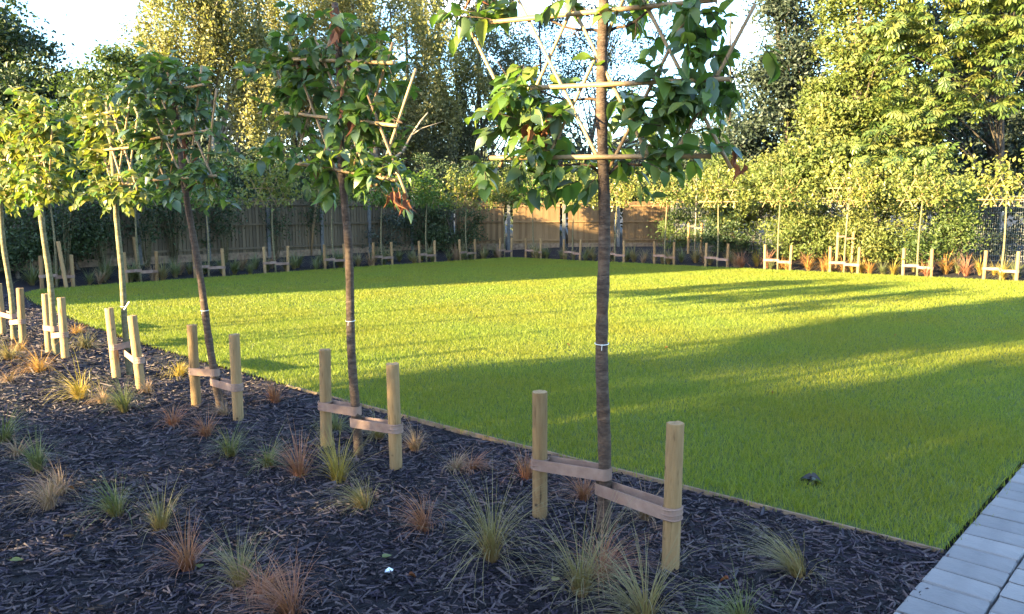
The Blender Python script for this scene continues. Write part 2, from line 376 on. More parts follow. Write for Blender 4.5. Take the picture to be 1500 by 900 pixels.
# uneven bed surface under the chips
bx = np.arange(-14, 2.4, .1); by = np.arange(.9, 15.3, .1); BX, BY = np.meshgrid(bx, by); nb = len(bx)
BZ = undul(BX, BY) + .002
ok = inside(np.stack([BX.ravel(), BY.ravel()], 1), BED).reshape(BX.shape)
F = [(j * nb + i, j * nb + i + 1, (j + 1) * nb + i + 1, (j + 1) * nb + i) for j in range(len(by) - 1) for i in range(nb - 1) if ok[j, i] or ok[j + 1, i + 1]]
mb = MB(); mb.add(np.stack([BX.ravel(), BY.ravel(), BZ.ravel()], 1), F, .5)
tag(mb.build('planting_bed', M['soil'], smooth=True), kind='structure')

# timber edging board between lawn and bed
mb = MB()
for i in range(2):
    a = np.array(LAWN[i]); b = np.array(LAWN[i + 1]); d = b - a; L = np.hypot(*d); nrm = np.array([-d[1], d[0]]) / L
    c = (a + b) / 2 + nrm * (.012 if nrm[1] < 0 else -.012)
    add_box(mb, (c[0], c[1], .004), (L + .01, .016, .05), math.atan2(d[1], d[0]))
tag(mb.build('edging_board', M['edging']), 'thin timber edging board between the lawn and the mulched bed', 'edging')

# paving: setts in courses parallel to the lawn's edge
pe = np.array([.69, .7245]); pe /= np.linalg.norm(pe); pn = np.array([pe[1], -pe[0]])      # along the edge, away from the lawn
P0 = np.array([2.078, 3.488])
mb = MB()
q = [P0 - pe * 3 , P0 + pe * 15, P0 + pe * 15 + pn * 6, P0 - pe * 3 + pn * 6]
mb.add([(x, y, .006) for x, y in q], [(0, 1, 2, 3)], .5)
pav = mb.build('paving', M['joint']); tag(pav, kind='structure')
def paver_mesh(w, l):
    bm = bmesh.new(); bmesh.ops.create_cube(bm, size=1)
    bmesh.ops.scale(bm, vec=(w, l, .05), verts=bm.verts)
    top = [e for e in bm.edges if all(v.co.z > 0 for v in e.verts)] + [e for e in bm.edges if abs(e.verts[0].co.z - e.verts[1].co.z) > .01]
    bmesh.ops.bevel(bm, geom=top, offset=.010, segments=2, affect='EDGES', profile=.6)
    for v in bm.verts: v.co += Vector((random.uniform(-.003, .003), random.uniform(-.003, .003), random.uniform(-.0012, .0012)))
    me = bpy.data.meshes.new('paver'); bm.to_mesh(me); bm.free(); me.materials.append(M['paver']); return me
PV = [paver_mesh(.161, .267) for _ in range(5)]
ang = math.atan2(pe[1], pe[0])
npav = 0
for course in range(5):
    off = [0, .085, .03, .11, .05][course]
    for k in range(-9, 48 if course < 2 else 14):
        c = P0 + pe * (k * .172 + off) + pn * (.145 + course * .277)
        if c[1] < 1.9: continue
        o = link('paver', random.choice(PV), pav, (c[0], c[1], .012 + random.uniform(-.002, .002)), (random.uniform(-.008, .008), random.uniform(-.008, .008), ang + random.uniform(-.012, .012)))
        npav += 1

# ------------------------------------------------------------------ stakes, straps
def stake_mesh(r, h, seg=18):
    V = []; zs = [-.12, 0, h * .3, h * .7, h - .008, h - .002, h]; rr = [1, 1, 1.01, .995, 1.0, .992, .965]
    for z, k in zip(zs, rr):
        for i in range(seg):
            a = 2 * math.pi * i / seg
            q = r * k * (1 + .018 * math.sin(3 * a + z * 4) + random.uniform(-.008, .008))
            V.append((q * math.cos(a), q * math.sin(a), z + (random.uniform(-.003, .003) if z > h - .01 else 0)))
    F = [(j * seg + i, j * seg + (i + 1) % seg, (j + 1) * seg + (i + 1) % seg, (j + 1) * seg + i) for j in range(len(zs) - 1) for i in range(seg)]
    m = MB(); m.add(V, F); V2 = V[-seg:]; b = m.n
    m.add(V2 + [(0, 0, h + .001)], [(i, (i + 1) % seg, seg) for i in range(seg)])
    me = m.mesh('tree_stake', M['stake'])
    for p in me.polygons: p.use_smooth = len(p.vertices) == 4 and abs(p.normal.z) < .5
    return me
STK = [stake_mesh(.0405, .69) for _ in range(3)]
STK_FAR = stake_mesh(.040, .70, 10)
ORD = ['first', 'second', 'third', 'fourth', 'fifth', 'sixth', 'seventh', 'eighth', 'ninth', 'tenth']

def strap_mesh(a, b, ra, rb, za, zb, hgt=.06, seg=9, wraps=True):
    """closed band looped round post a and post b"""
    a = np.array(a); b = np.array(b); d = b - a; L = np.hypot(*d); d /= L; base = math.atan2(d[1], d[0])
    pts = []
    for i in range(seg): t = base + math.pi / 2 + math.pi * i / (seg - 1); pts.append((a[0] + ra * math.cos(t), a[1] + ra * math.sin(t), za))
    for i in range(seg): t = base - math.pi / 2 + math.pi * i / (seg - 1); pts.append((b[0] + rb * math.cos(t), b[1] + rb * math.sin(t), zb))
    P = np.array(pts); n = len(P)
    cen = P[:, :2].mean(0); V = []
    nx_ = np.roll(P[:, :2], -1, 0) - np.roll(P[:, :2], 1, 0); nn = np.stack([nx_[:, 1], -nx_[:, 0]], 1); nn /= np.linalg.norm(nn, axis=1)[:, None]
    for off, z in ((.0005, -.5), (.005, -.5), (.0055, 0), (.005, .5), (.0005, .5)):
        V.append(np.column_stack([P[:, :2] + nn * off, P[:, 2] + z * hgt + rng.normal(0, .0006, n)]))
    V = np.concatenate(V); F = []
    for j in range(5):
        for i in range(n):
            F.append((j * n + i, j * n + (i + 1) % n, ((j + 1) % 5) * n + (i + 1) % n, ((j + 1) % 5) * n + i))
    m = MB(); m.add(V, F, .5)
    if wraps:      # extra turns round the stake
        for k, dz in enumerate((-.022, .0, .022)):
            ring = [(a[0] + (ra + .0055) * math.cos(t), a[1] + (ra + .0055) * math.sin(t), za + dz + .004 * math.sin(t + k)) for t in np.linspace(0, 2 * math.pi, 17)[:-1]]
            V, Fq, nn_, s = tube(ring + [ring[0]], .0038, 5); m.add(V, Fq, .3)
    return m.mesh('tree_tie', M['strap'])

# ------------------------------------------------------------------ leaves for the pleached trees
def leaf_mesh(L, W, fold, droop, mat, curl=0):
    st = [0, .14, .34, .58, .80, 1.0]; wd = [0.02, .36, .5, .43, .22, 0.0]
    V = []; F = []
    for s, w in zip(st, wd):
        x = s * L; z = -droop * L * s * s; c = curl * s
        for side in (-1, 0, 1):
            y = side * w * W; zz = z + abs(side) * w * W * fold + random.uniform(-.002, .002)
            V.append((x, y * math.cos(c), zz + curl * .3 * abs(y)))
    for i in range(5):
        for k in range(2):
            F.append((i * 3 + k, (i + 1) * 3 + k, (i + 1) * 3 + k + 1, i * 3 + k + 1))
    V += [(-.25 * L, -.0012, .01), (-.25 * L, .0012, .01), (.02 * L, .0012, 0), (.02 * L, -.0012, 0)]
    F.append((18, 19, 20, 21))
    m = MB(); m.add(V, F, 0.0)
    return m.mesh('leaf', mat, True)
LEAF = {k: [leaf_mesh(.115 * s, .075 * s * q, f, d, M[k]) for s, q, f, d in ((1, 1, .3, .15), (.85, 1.05, .15, .35), (1.1, .95, .45, .25), (.7, 1.0, .25, .1), (.95, .9, .1, .5))] for k in ('leaf', 'leaf_dk', 'leaf_yl')}
LEAF['leaf_dead'] = [leaf_mesh(.10, .04, .9, .6, M['leaf_dead'], 1.1), leaf_mesh(.08, .03, 1.3, .9, M['leaf_dead'], 1.4)]

def leaf_pose(out):
    """random Euler for a leaf that hangs outward / down; out = rough outward horizontal direction"""
    az = math.atan2(out[1], out[0]) + random.gauss(0, .9)
    pitch = random.gauss(.75, .45)           # nose down
    return (random.gauss(0, .55), pitch, az)

def trunk_path(lean, top, wob, n=14):
    P = []
    for i in range(n):
        t = i / (n - 1)
        P.append((lean[0] * t + wob * math.sin(t * 7 + lean[0] * 9), lean[1] * t + wob * math.cos(t * 5), -.05 + t * (top + .05)))
    return np.array(P)

ROWDIR = math.atan2(.66, -.75)
near = [  # base, lean at the frame, frame yaw offset, roll of the bars, stem radius, leaf kinds, density, side light
    dict(p=(.47, 3.76), lean=(-.03, 0), yaw=R(16), roll=R(1.5), r=.034, kinds=('leaf', 'leaf', 'leaf_dk'), n=1150, look='sparse leaves and its lattice of bamboo canes bare', bark='bark'),
    dict(p=(-1.04, 4.99), lean=(-.05, .02), yaw=R(3), roll=R(8), r=.031, kinds=('leaf', 'leaf', 'leaf_dk'), n=1250, look='a dense crown and dead red leaves', bark='bark'),
    dict(p=(-2.43, 6.21), lean=(-.21, .03), yaw=R(2), roll=R(0), r=.031, kinds=('leaf_dk', 'leaf_dk', 'leaf'), n=1250, look='grey green leaves and a trunk that leans', bark='bark'),
    dict(p=(-3.85, 7.55), lean=(-.03, 0), yaw=R(1), roll=R(0), r=.029, kinds=('leaf_yl', 'leaf', 'leaf_yl'), n=1050, look='yellow green leaves and bare canes on one side', bark='bark_olive'),
    dict(p=(-5.18, 8.58), lean=(-.07, 0), yaw=R(-2), roll=R(0), r=.034, kinds=('leaf_yl', 'leaf_yl', 'leaf'), n=2000, look='a full pale yellow green crown', bark='bark_olive'),
    dict(p=(-6.32, 9.60), lean=(-.06, 0), yaw=R(0), roll=R(0), r=.033, kinds=('leaf_yl', 'leaf_yl', 'leaf'), n=1900, look='a pale crown, last in the near row', bark='bark_olive'),
]
stakes = [((.15, 3.96), (.73, 3.35)), ((-1.30, 5.19), (-.74, 4.72)), ((-2.68, 6.34), (-2.15, 5.85)), ((-3.94, 7.47), (-3.44, 6.94)), ((-5.38, 8.76), (-4.98, 8.39)), ((-6.73, 9.99), (-6.10, 9.41))]
BARS = [1.90, 2.23, 2.57]
# preferred leaf places per tree: (x centre, z centre, x spread, z spread, weight) in frame coordinates (x towards the paving)
PLACES = {
 0: [(-.50, 1.88, .13, .10, 2.2), (-.15, 1.86, .14, .09, 2.2), (.20, 1.88, .16, .09, 1.6), (.36, 2.08, .16, .13, 4.0), (.55, 2.28, .12, .12, 3.2), (.22, 2.16, .10, .10, 1.4), (-.42, 2.20, .17, .12, 4.2), (-.35, 2.06, .16, .08, 1.6),
     (-.62, 2.64, .14, .08, 2.6), (.50, 2.52, .18, .10, 2.2), (.14, 2.64, .12, .10, 1.8), (-.26, 2.60, .12, .08, .9), (.0, 2.78, .3, .08, 1.4)],
 3: [(-.28, 1.95, .2, .14, 3), (-.30, 2.35, .2, .14, 3), (-.2, 2.62, .22, .10, 3), (.25, 1.92, .2, .12, 2), (.35, 2.4, .12, .2, .8)],
}
FULL = [(-.40, 1.95, .18, .13, 2), (.0, 1.92, .2, .12, 2), (.40, 1.93, .18, .13, 2), (-.40, 2.3, .18, .14, 2), (0, 2.3, .2, .14, 1.6), (.40, 2.3, .18, .14, 2), (-.38, 2.6, .2, .11, 2), (.05, 2.65, .2, .12, 2), (.38, 2.6, .2, .11, 2), (0, 2.82, .28, .08, 1)]

for ti, d in enumerate(near):
    order = ORD[ti]
    tr = empty('pleached_tree', (*d['p'], 0), 0)
    tag(tr, f"{order} pleached tree from the paving, with {d['look']}", 'tree', 'pleached trees along the near edge of the lawn')
    yaw = ROWDIR - math.pi + d['yaw']               # local x of the frame points to the paving end of the row
    ux = np.array([math.cos(yaw), math.sin(yaw)]); uy = np.array([-ux[1], ux[0]])
    lean = np.array(d['lean'])
    def fp(x, y, z):                                  # frame -> tree-local coordinates
        zz = z + x * math.tan(-d['roll'])
        b = lean * (z / 1.9) + ux * x + uy * y
        return np.array([b[0], b[1], zz])
    mb = MB(); n = 40
    path = []
    for i in range(n):
        t = i / (n - 1); z = -.06 + t * (2.75 if ti != 1 else 3.0); b = lean * (z / 1.9)
        path.append((b[0] + .008 * math.sin(z * 5 + ti), b[1] + .008 * math.cos(z * 4.1 + ti * 2), z))
    rad = np.array([d['r'] * (1.12 - .10 * min(1, max(0, q[2]) / .5) - .11 * q[2]) * (1 + .07 * math.sin(q[2] * 31 + ti) * (1 if random.random() < .6 else .2) + random.uniform(-.035, .035)) for q in path])
    add_tube(mb, path, np.maximum(rad, .010), 12)
    tk = mb.build('trunk', M[d['bark']], tr, True)
    # white string tied round the stem
    if ti in (0, 1, 2, 3):
        z = (.985, .92, .83, .70)[ti]; b = lean * (z / 1.9); rr = d['r'] * 1.02
        mb = MB(); ring = [(b[0] + .008 * math.sin(z * 5 + ti) + rr * math.cos(t), b[1] + .008 * math.cos(z * 4.1 + ti * 2) + rr * math.sin(t), z + .003 * math.sin(t)) for t in np.linspace(0, 2 * math.pi, 19)]
        V, Fq, _, _ = tube(ring, .0019, 5); mb.add(V, Fq)
        if ti == 3: add_box(mb, (b[0] + .05, b[1] - .05, z + .01), (.012, .004, .10), .3, tilt=(.2, .6, 0))
        else: add_tube(mb, [(b[0] - .01, b[1] - rr - .004, z), (b[0] - .012, b[1] - rr - .006, z - .03)], .0012, 5)
        mb.build('string_tie', M['string'], tk)
    # bamboo frame
    half = .56 if ti == 0 else .55
    for k, z in enumerate(BARS):
        e = random.uniform(-.04, .04); mb = MB()
        p0 = fp(-half + e, -.035, z + random.uniform(-.012, .012)); p1 = fp(half + e, -.035, z + random.uniform(-.012, .012))
        pts = [p0 + (p1 - p0) * t for t in np.linspace(0, 1, 14)]
        add_tube(mb, pts, [.0115 * (1.12 if i % 4 == 2 else 1) for i in range(14)], 8)
        mb.build('bamboo_bar', M['bamboo'], tr, True)
    for sgn in (-1, 1):
        for k in range(4):
            x0 = (-.58 + k * .29) * sgn * (1 if ti < 2 else .86) + random.uniform(-.03, .03)
            z0 = 1.82 + random.uniform(-.02, .03); z1 = z0 + (.90 if k < 3 else .72); run = .75 * (z1 - z0) / 1.4
            p0 = fp(x0, .0 + .012 * sgn, z0); p1 = fp(x0 + sgn * run, .012 * sgn, z1); mb = MB()
            pts = [p0 + (p1 - p0) * t for t in np.linspace(0, 1, 10)]
            add_tube(mb, pts, [.0085 * (1.12 if i % 3 == 1 else 1) for i in range(10)], 7)
            mb.build('bamboo_cane', M['bamboo'], tr, True)
    # branches trained along the bars
    brs = []
    for k, z in enumerate(BARS):
        for sgn in (-1, 1):
            mb = MB(); L = random.uniform(.42, .62); pts = []
            for i in range(9):
                t = i / 8; pts.append(fp(sgn * L * t, .02 + .03 * math.sin(t * 4 + k), z - .10 + .12 * t ** .6 + .02 * math.sin(t * 9 + k)))
            add_tube(mb, pts, np.linspace(.0085, .0028, 9), 6)
            for tw in range(5):
                i = random.randint(2, 8); q = np.array(pts[i]); dv = np.array([random.uniform(-.1, .1), random.uniform(-.1, .1), random.uniform(-.14, .16)])
                add_tube(mb, [q, q + dv * .6, q + dv], [.0032, .0025, .0016], 5)
            mb.build('branch', M[d['bark']], tr, True)
    # leaves
    pl = PLACES.get(ti, FULL); wts = np.array([q[4] for q in pl]); wts = wts / wts.sum()
    N = d['n']; items = []
    stems = MB()
    while len(items) < N:
        q = pl[rng.choice(len(pl), p=wts)]
        x = random.gauss(q[0], q[2] * .8) * (.86, .80, .80, .80, .80, .80)[ti] + (0, -.07, -.04, 0, 0, 0)[ti]; y = random.gauss(0, .07); z = max(1.76, random.gauss(q[1], q[3] * .8))
        c0 = fp(x, y, z); sg = 1 if x > 0 else -1
        dv = ux * sg * random.uniform(-.3, 1.0) + uy * random.uniform(-.9, .9); dv = np.array([dv[0], dv[1], random.uniform(-.75, .45)]); dv /= np.linalg.norm(dv)
        k = random.randint(5, 9); stp = random.uniform(.019, .028); pts = [c0]
        for m_ in range(k):
            dv = dv + np.array([random.gauss(0, .10), random.gauss(0, .10), -.03]); dv /= np.linalg.norm(dv)
            pts.append(pts[-1] + dv * stp)
            az = math.atan2(dv[1], dv[0]) + (1 if m_ % 2 else -1) * random.uniform(.5, 1.15); el = -math.asin(max(-1, min(1, dv[2])))
            items.append((pts[-1], (random.gauss(0, .45), el * .6 + random.gauss(.16, .42), az), random.choice(d['kinds']), random.uniform(.66, 1.12) * (1 - .25 * m_ / k)))
        add_tube(stems, pts, np.linspace(.0026, .0012, len(pts)), 4, cap=False)
    tag(stems.build('shoots', M[d['bark']], tr), kind='stuff')
    items.sort(key=lambda it: (np.array(d['p']) + it[0][:2]) @ np.array([.15, 1]) + max(0, it[0][2] - 2.72) * 3 if ti < 2 else 0)
    for P, rot, kd, s in items[:292]:
        link('leaf', random.choice(LEAF[kd]), tr, P, rot, s)
    if len(items) > 292:
        for kd in ('leaf', 'leaf_dk', 'leaf_yl'):
            sub = [it for it in items[292:] if it[2] == kd]
            if not sub: continue
            mb = MB()
            for P, rot, _, s in sub:
                src = random.choice(LEAF[kd]); co = np.array([v.co[:] for v in src.vertices]) * s
                co = co @ np.array(Euler(rot).to_matrix()).T + P
                mb.add(co, [tuple(p.vertices) for p in src.polygons])
            tag(mb.build('foliage', M[kd], tr, True), kind='stuff')
    # clusters of dead curled leaves
    dead = {0: [(-.32, 2.02, 16), (.60, 1.86, 4), (-.62, 2.74, 5)], 1: [(.55, 1.80, 9), (.15, 2.30, 8), (.05, 2.78, 10), (-.35, 2.55, 5)], 2: [(.1, 2.15, 4)]}.get(ti, [])
    for x, z, c in dead:
        for _ in range(c):
            P = fp(random.gauss(x, .035), random.gauss(-.04, .04), random.gauss(z, .05))
            link('dead_leaf', random.choice(LEAF['leaf_dead']), tr, P, (random.gauss(0, .5), random.gauss(1.3, .3), random.uniform(0, 6.28)), random.uniform(.8, 1.2))
    # two stakes and two straps
    for si, sp in enumerate(stakes[ti]):
        side = 'outer side' if si == 0 else 'paving side'
        o = link('tree_stake', random.choice(STK), None, (*sp, 0), (random.uniform(-.02, .02), random.uniform(-.02, .02), random.uniform(0, 6)))
        if ti == 3: o.rotation_euler[1] = -.05
        tag(o, f"pale round stake on the {side} of the {order} tree from the paving", 'stake', 'round stakes of the near row')
        tb = np.array(d['p']) + lean * .15
        za, zb = ((.30, .315), (.275, .235))[si]
        me = strap_mesh(sp, tb, .043, d['r'] * 1.12, za, zb)
        tag(link('tree_tie', me), f"hessian strap on the {side} of the {order} tree from the paving", 'strap', 'straps of the near row')

# ------------------------------------------------------------------ ornamental grasses
def tuft_mesh(n, h, spread, lean, mat, w=.0042):
    m = MB(); k = 7; la = math.hypot(*lean); big = random.uniform(0, 6.28)
    for _ in range(n):
        a = random.uniform(0, 2 * math.pi)
        if random.random() < .35: a = random.gauss(big, .7)                       # uneven, fuller to one side
        flop = random.random() < .22                                              # spent blades lying out flat
        r0 = random.uniform(0, .03); L = h * (random.uniform(.35, .85) if random.random() < .7 else random.uniform(.8, 1.2))
        sp = spread * (1 - .35 * min(1, la)); s = sp * random.uniform(.05, 1.2) + (.9 if flop else 0); dr = random.uniform(.15, 1.3) * spread + (.4 if flop else 0)
        d = np.array([math.cos(a), math.sin(a)]); ww = w * random.uniform(.5, 1.1); sd = np.array([-d[1], d[0], 0]) * ww
        V = []; hh = []; th = math.pi / 2 - s * .38; bend = random.gauss(0, .25)
        pos = np.array([d[0] * r0, d[1] * r0, -.01])
        for i in range(k):
            t = i / (k - 1); wv = (1 - t ** 1.5) * .92 + .08
            V += [pos - sd * wv, pos + sd * wv]; hh += [t, t]
            step = L / (k - 1); ang_ = th - dr * 1.5 * t
            dv = np.array([d[0] * math.cos(ang_) - d[1] * bend * t, d[1] * math.cos(ang_) + d[0] * bend * t, math.sin(ang_) - la * .9 * t * t]) + np.array([lean[0], lean[1], 0]) * 1.7 * (.25 + t)
            pos = pos + dv / np.linalg.norm(dv) * step
            pos[2] = max(pos[2], .014 + .012 * random.random())
        F = [(2 * i, 2 * i + 1, 2 * i + 3, 2 * i + 2) for i in range(k - 1)]
        m.add(V, F, random.random(), hh)
    return m.mesh('grass_tuft', mat)
WORDS = {'green': 'fresh green', 'olive': 'straw coloured', 'copper': 'copper red', 'yellow': 'bright yellow', 'brown': 'dull brown', 'orange': 'glowing orange'}
CAT = 'grass tuft'
TUFTS = [  # photo place of the foot, height in m, colour, spread, lean
 (172,757,.27,'green',.75,(-.35,0)),(72,745,.26,'brown',1.1,(-.5,.2)),(235,778,.25,'olive',.55,(0,0)),(275,835,.24,'copper',.6,(-.1,0)),(352,858,.24,'olive',.7,(0,0)),(428,905,.30,'copper',.8,(-.35,0)),
 (183,603,.32,'green',.8,(-.3,0)),(118,584,.34,'yellow',1.1,(-.4,0)),(60,545,.32,'orange',1.2,(0,0)),(15,528,.30,'olive',1.1,(0,0)),(255,625,.20,'copper',1.0,(.2,0)),(303,640,.20,'copper',.8,(0,0)),
 (338,668,.24,'green',.8,(0,0)),(393,684,.22,'green',.9,(.1,0)),(440,702,.26,'copper',.6,(0,0)),(497,710,.30,'yellow',.45,(0,0)),(535,748,.27,'olive',.9,(-.6,0)),(620,778,.24,'copper',.8,(-.6,0)),
 (720,820,.42,'olive',.75,(-.05,0)),(668,690,.16,'brown',1.4,(.3,0)),(608,660,.24,'brown',1.0,(-.5,0)),(555,642,.22,'olive',1.1,(0,0)),(403,592,.22,'copper',.45,(0,0)),(262,552,.30,'yellow',1.1,(.3,0)),
 (128,512,.34,'olive',1.3,(.3,0)),(850,872,.38,'olive',.75,(-.1,0)),(945,915,.36,'olive',.85,(-.15,0)),(1172,848,.30,'olive',.8,(-.75,0)),(1085,915,.24,'green',1.0,(-.5,0)),(856,732,.20,'copper',.7,(0,0)),
 (945,760,.20,'brown',.8,(-.2,0)),(772,703,.20,'copper',.6,(.1,0)),(492,632,.24,'green',1.3,(0,0)),(6,650,.28,'green',.7,(.1,0)),(55,690,.24,'green',.6,(-.2,0)),(25,668,.16,'brown',1.3,(0,0)),
 (90,725,.22,'brown',.9,(-.4,0)),(385,870,.20,'copper',1.2,(.4,0)),(880,850,.28,'copper',1.0,(.1,0)),(15,560,.18,'brown',1.2,(0,0)),(215,575,.16,'brown',1.2,(-.4,0)),(150,590,.18,'brown',1.4,(-.4,0)),
 (30,515,.20,'orange',1.1,(0,0)),(112,490,.22,'orange',1.1,(.2,0)),(330,610,.18,'brown',1.2,(-.2,0)),(690,690,.18,'copper',1.2,(.4,0))]
cache = {}
for i, (u, v, h, c, sp, ln) in enumerate(TUFTS):
    x, y = ground(u, v)
    me = tuft_mesh(int(85 + 250 * h), h * 1.36, sp * 1.35 + .1, ln, T[c], .0016 + .00022 * y)
    k = int(np.argmin([math.hypot(x - d['p'][0], y - d['p'][1]) for d in near]))
    dx, dy = x - near[k]['p'][0], y - near[k]['p'][1]
    lawnward = dx * .66 + dy * .75 > .12
    along_ = dx * .75 - dy * .66
    rel = 'on the lawn side of' if lawnward else ('out in the mulch beyond' if math.hypot(dx, dy) > 1.5 else ('just in front of' if abs(along_) < .45 else ('on the paving side of' if along_ > 0 else 'on the outer side of')))
    o = link('grass_tuft', me, None, (x, y, 0), (0, 0, 0))
    size = 'tall ' if h > .34 else ('low ' if h < .21 else '')
    tag(o, f"{size}{WORDS[c]} grass tuft {rel} the {ORD[k]} tree from the paving", CAT, f'{size}{WORDS[c]} grass tufts {rel} near tree {ORD[k]}')

# far beds: tufts along the foot of both far rows
FT = {c: [tuft_mesh(110, .42, .95, (0, 0), T[c], .0075) for _ in range(2)] for c in ('green', 'olive', 'copper', 'orange', 'brown', 'yellow')}
def along(poly, s):
    for i in range(len(poly) - 1):
        a = np.array(poly[i]); b = np.array(poly[i + 1]); L = np.hypot(*(b - a))
        if s <= L or i == len(poly) - 2:
            dd = (b - a) / L; return a + dd * s, dd
        s -= L
LEFT = [(-9.75, 15.7), (-6.4, 19.75), (-3.5, 22.95), (0.0, 26.6)]
RIGHT = [(0.0, 26.6), (13.8, 15.83)]
# ------------------------------------------------------------------ far rows of pleached trees with stakes
def rhombs(P, size, nrm_bias, rs, aspect=.55):
    """leaf rhombs at points P; returns V (n*4) and faces"""
    n = len(P)
    d = rs.normal(0, 1, (n, 3)) + np.array(nrm_bias); d /= np.linalg.norm(d, axis=1)[:, None]
    e = rs.normal(0, 1, (n, 3)); e -= (e * d).sum(1)[:, None] * d; e /= np.linalg.norm(e, axis=1)[:, None]
    f = np.cross(d, e); s = size * rs.uniform(.65, 1.35, n)
    a = e * s[:, None]; b = f * (s * aspect)[:, None]
    V = np.stack([P - a * .5, P + b * .5 - a * .05 + d * (s * .10)[:, None], P + a * .5, P - b * .5 - a * .05 + d * (s * .10)[:, None]], 1).reshape(-1, 3)
    i = np.arange(n)[:, None] * 4
    return V, i + np.array([[0, 1, 2, 3]])
def far_tree(rs, n, mat):
    mb = MB(); path = [(0.02 * math.sin(z * 2), .01 * math.cos(z * 3), z) for z in np.linspace(-.1, 2.8, 12)]
    add_tube(mb, path, np.linspace(.030, .010, 12), 7); tk = mb.mesh('trunk', M['bark_olive'], True)
    canes = []
    for z in BARS[:2]:
        mb = MB(); add_tube(mb, [(-.58 + rs.uniform(-.05, .05), -.03, z), (.58, -.03, z)], .012, 6); canes.append(('bamboo_bar', mb.mesh('bamboo_bar', M['bamboo'])))
    for sgn in (-1, 1):
        for k in range(3):
            mb = MB(); x0 = (-.5 + k * .35) * sgn; add_tube(mb, [(x0, .01 * sgn, 1.74), (x0 + .36 * sgn, .01 * sgn, 2.5)], .009, 5); canes.append(('bamboo_cane', mb.mesh('bamboo_cane', M['bamboo'])))
    cl = np.column_stack([rs.normal(0, .42, 60).clip(-.85, .85), rs.normal(0, .12, 60), 1.80 + 1.1 * rs.beta(1.1, 1.4, 60)])
    P = cl[rs.integers(0, 60, n)] + rs.normal(0, 1, (n, 3)) * np.array([.10, .08, .09])
    V, F = rhombs(P, .105, (-.2, -.5, .5), rs)
    mb = MB(); mb.add(V, F, np.repeat(rs.uniform(0, 1, n), 4))
    return tk, canes, mb.mesh('foliage', mat)
rs = np.random.default_rng(21)
FAR_PROTO = [far_tree(rs, k, M[m]) for m, k in (('f_yel', 1150), ('leaf', 1000), ('leaf', 1200), ('leaf_yl', 950))]
ob = FAR_PROTO  # mesh data shared between the trees
def project_on(poly, u, off):
    """point of the row line (offset off behind the lawn edge) in photo column u"""
    best = None
    Ltot = sum(np.hypot(*(np.array(poly[i + 1]) - np.array(poly[i]))) for i in range(len(poly) - 1))
    for s in np.linspace(-.5, Ltot + 1, 900):
        p, dd = along(poly, s); q = p + np.array([-dd[1], dd[0]]) * off
        e = abs(q[0] / q[1] * 1120 - (u - 750) * 1.0)
        if best is None or e < best[0]: best = (e, q, dd)
    return best[1], best[2]
FAR_POS = []
FAR_L = [(59, 104), (183, 228), (285, 327), (387, 421), (476, 505), (547, 574), (615, 637), (674, 696), (732, 749)]
FAR_R = [(770, 792), (826, 850), (886, 914), (959, 987), (1034, 1066), (1121, 1158), (1216, 1258), (1324, 1365), (1443, 1492)]
for nm, poly, rows in (('timber fence', LEFT, FAR_L[::-1]), ('mesh fence', RIGHT, FAR_R)):
    for ri, (ua, ub) in enumerate(rows):
        pa, dd = project_on(poly, ua, .34); pb, _ = project_on(poly, ub, .34)
        mid = (pa + pb) / 2 + np.array([-dd[1], dd[0]]) * .05
        w = f"{nm} row's {ORD[ri]} tree from the lawn corner"
        pos = [pa, pb]; FAR_POS.append((w, mid))
        for si, p in enumerate(pos):
            o = link('tree_stake', STK_FAR, None, (p[0], p[1], 0), (random.uniform(-.03, .03), random.uniform(-.03, .03), random.uniform(0, 6)))
            corner_side = (si == 0) == (nm == 'mesh fence')
            tag(o, f"{'corner' if corner_side else 'outer'} side stake of the {w}", 'stake', 'stakes of the far rows')
            me = strap_mesh(p, mid, .042, .032, (.27, .23)[si], (.27, .23)[si], .065, 6, False)
            tag(link('tree_tie', me), f"{'corner' if corner_side else 'outer'} side strap of the {w}", 'strap', 'straps of the far rows')
        if nm == 'timber fence' and ri == 8 and False: pass
        tk, canes, fol = FAR_PROTO[(ri * 3 + (nm == 'mesh fence')) % 4] if nm == 'timber fence' else FAR_PROTO[[1, 0, 3, 0, 3, 0, 3, 0, 3][ri]]
        yaw = math.atan2(dd[1], dd[0]) + random.uniform(-.06, .06) + (math.pi if random.random() < .5 else 0)
        t = empty('pleached_tree', (mid[0], mid[1], 0), yaw); t.rotation_euler[0] = random.uniform(-.02, .02); t.rotation_euler[1] = random.uniform(-.035, .035)
        tag(t, f"pleached tree with bamboo frame, the {w}", 'tree', 'pleached trees of the far rows')
        link('trunk', tk, t)
        for cn, cme in canes: link(cn, cme, t)
        tag(link('foliage', fol, t), kind='stuff')

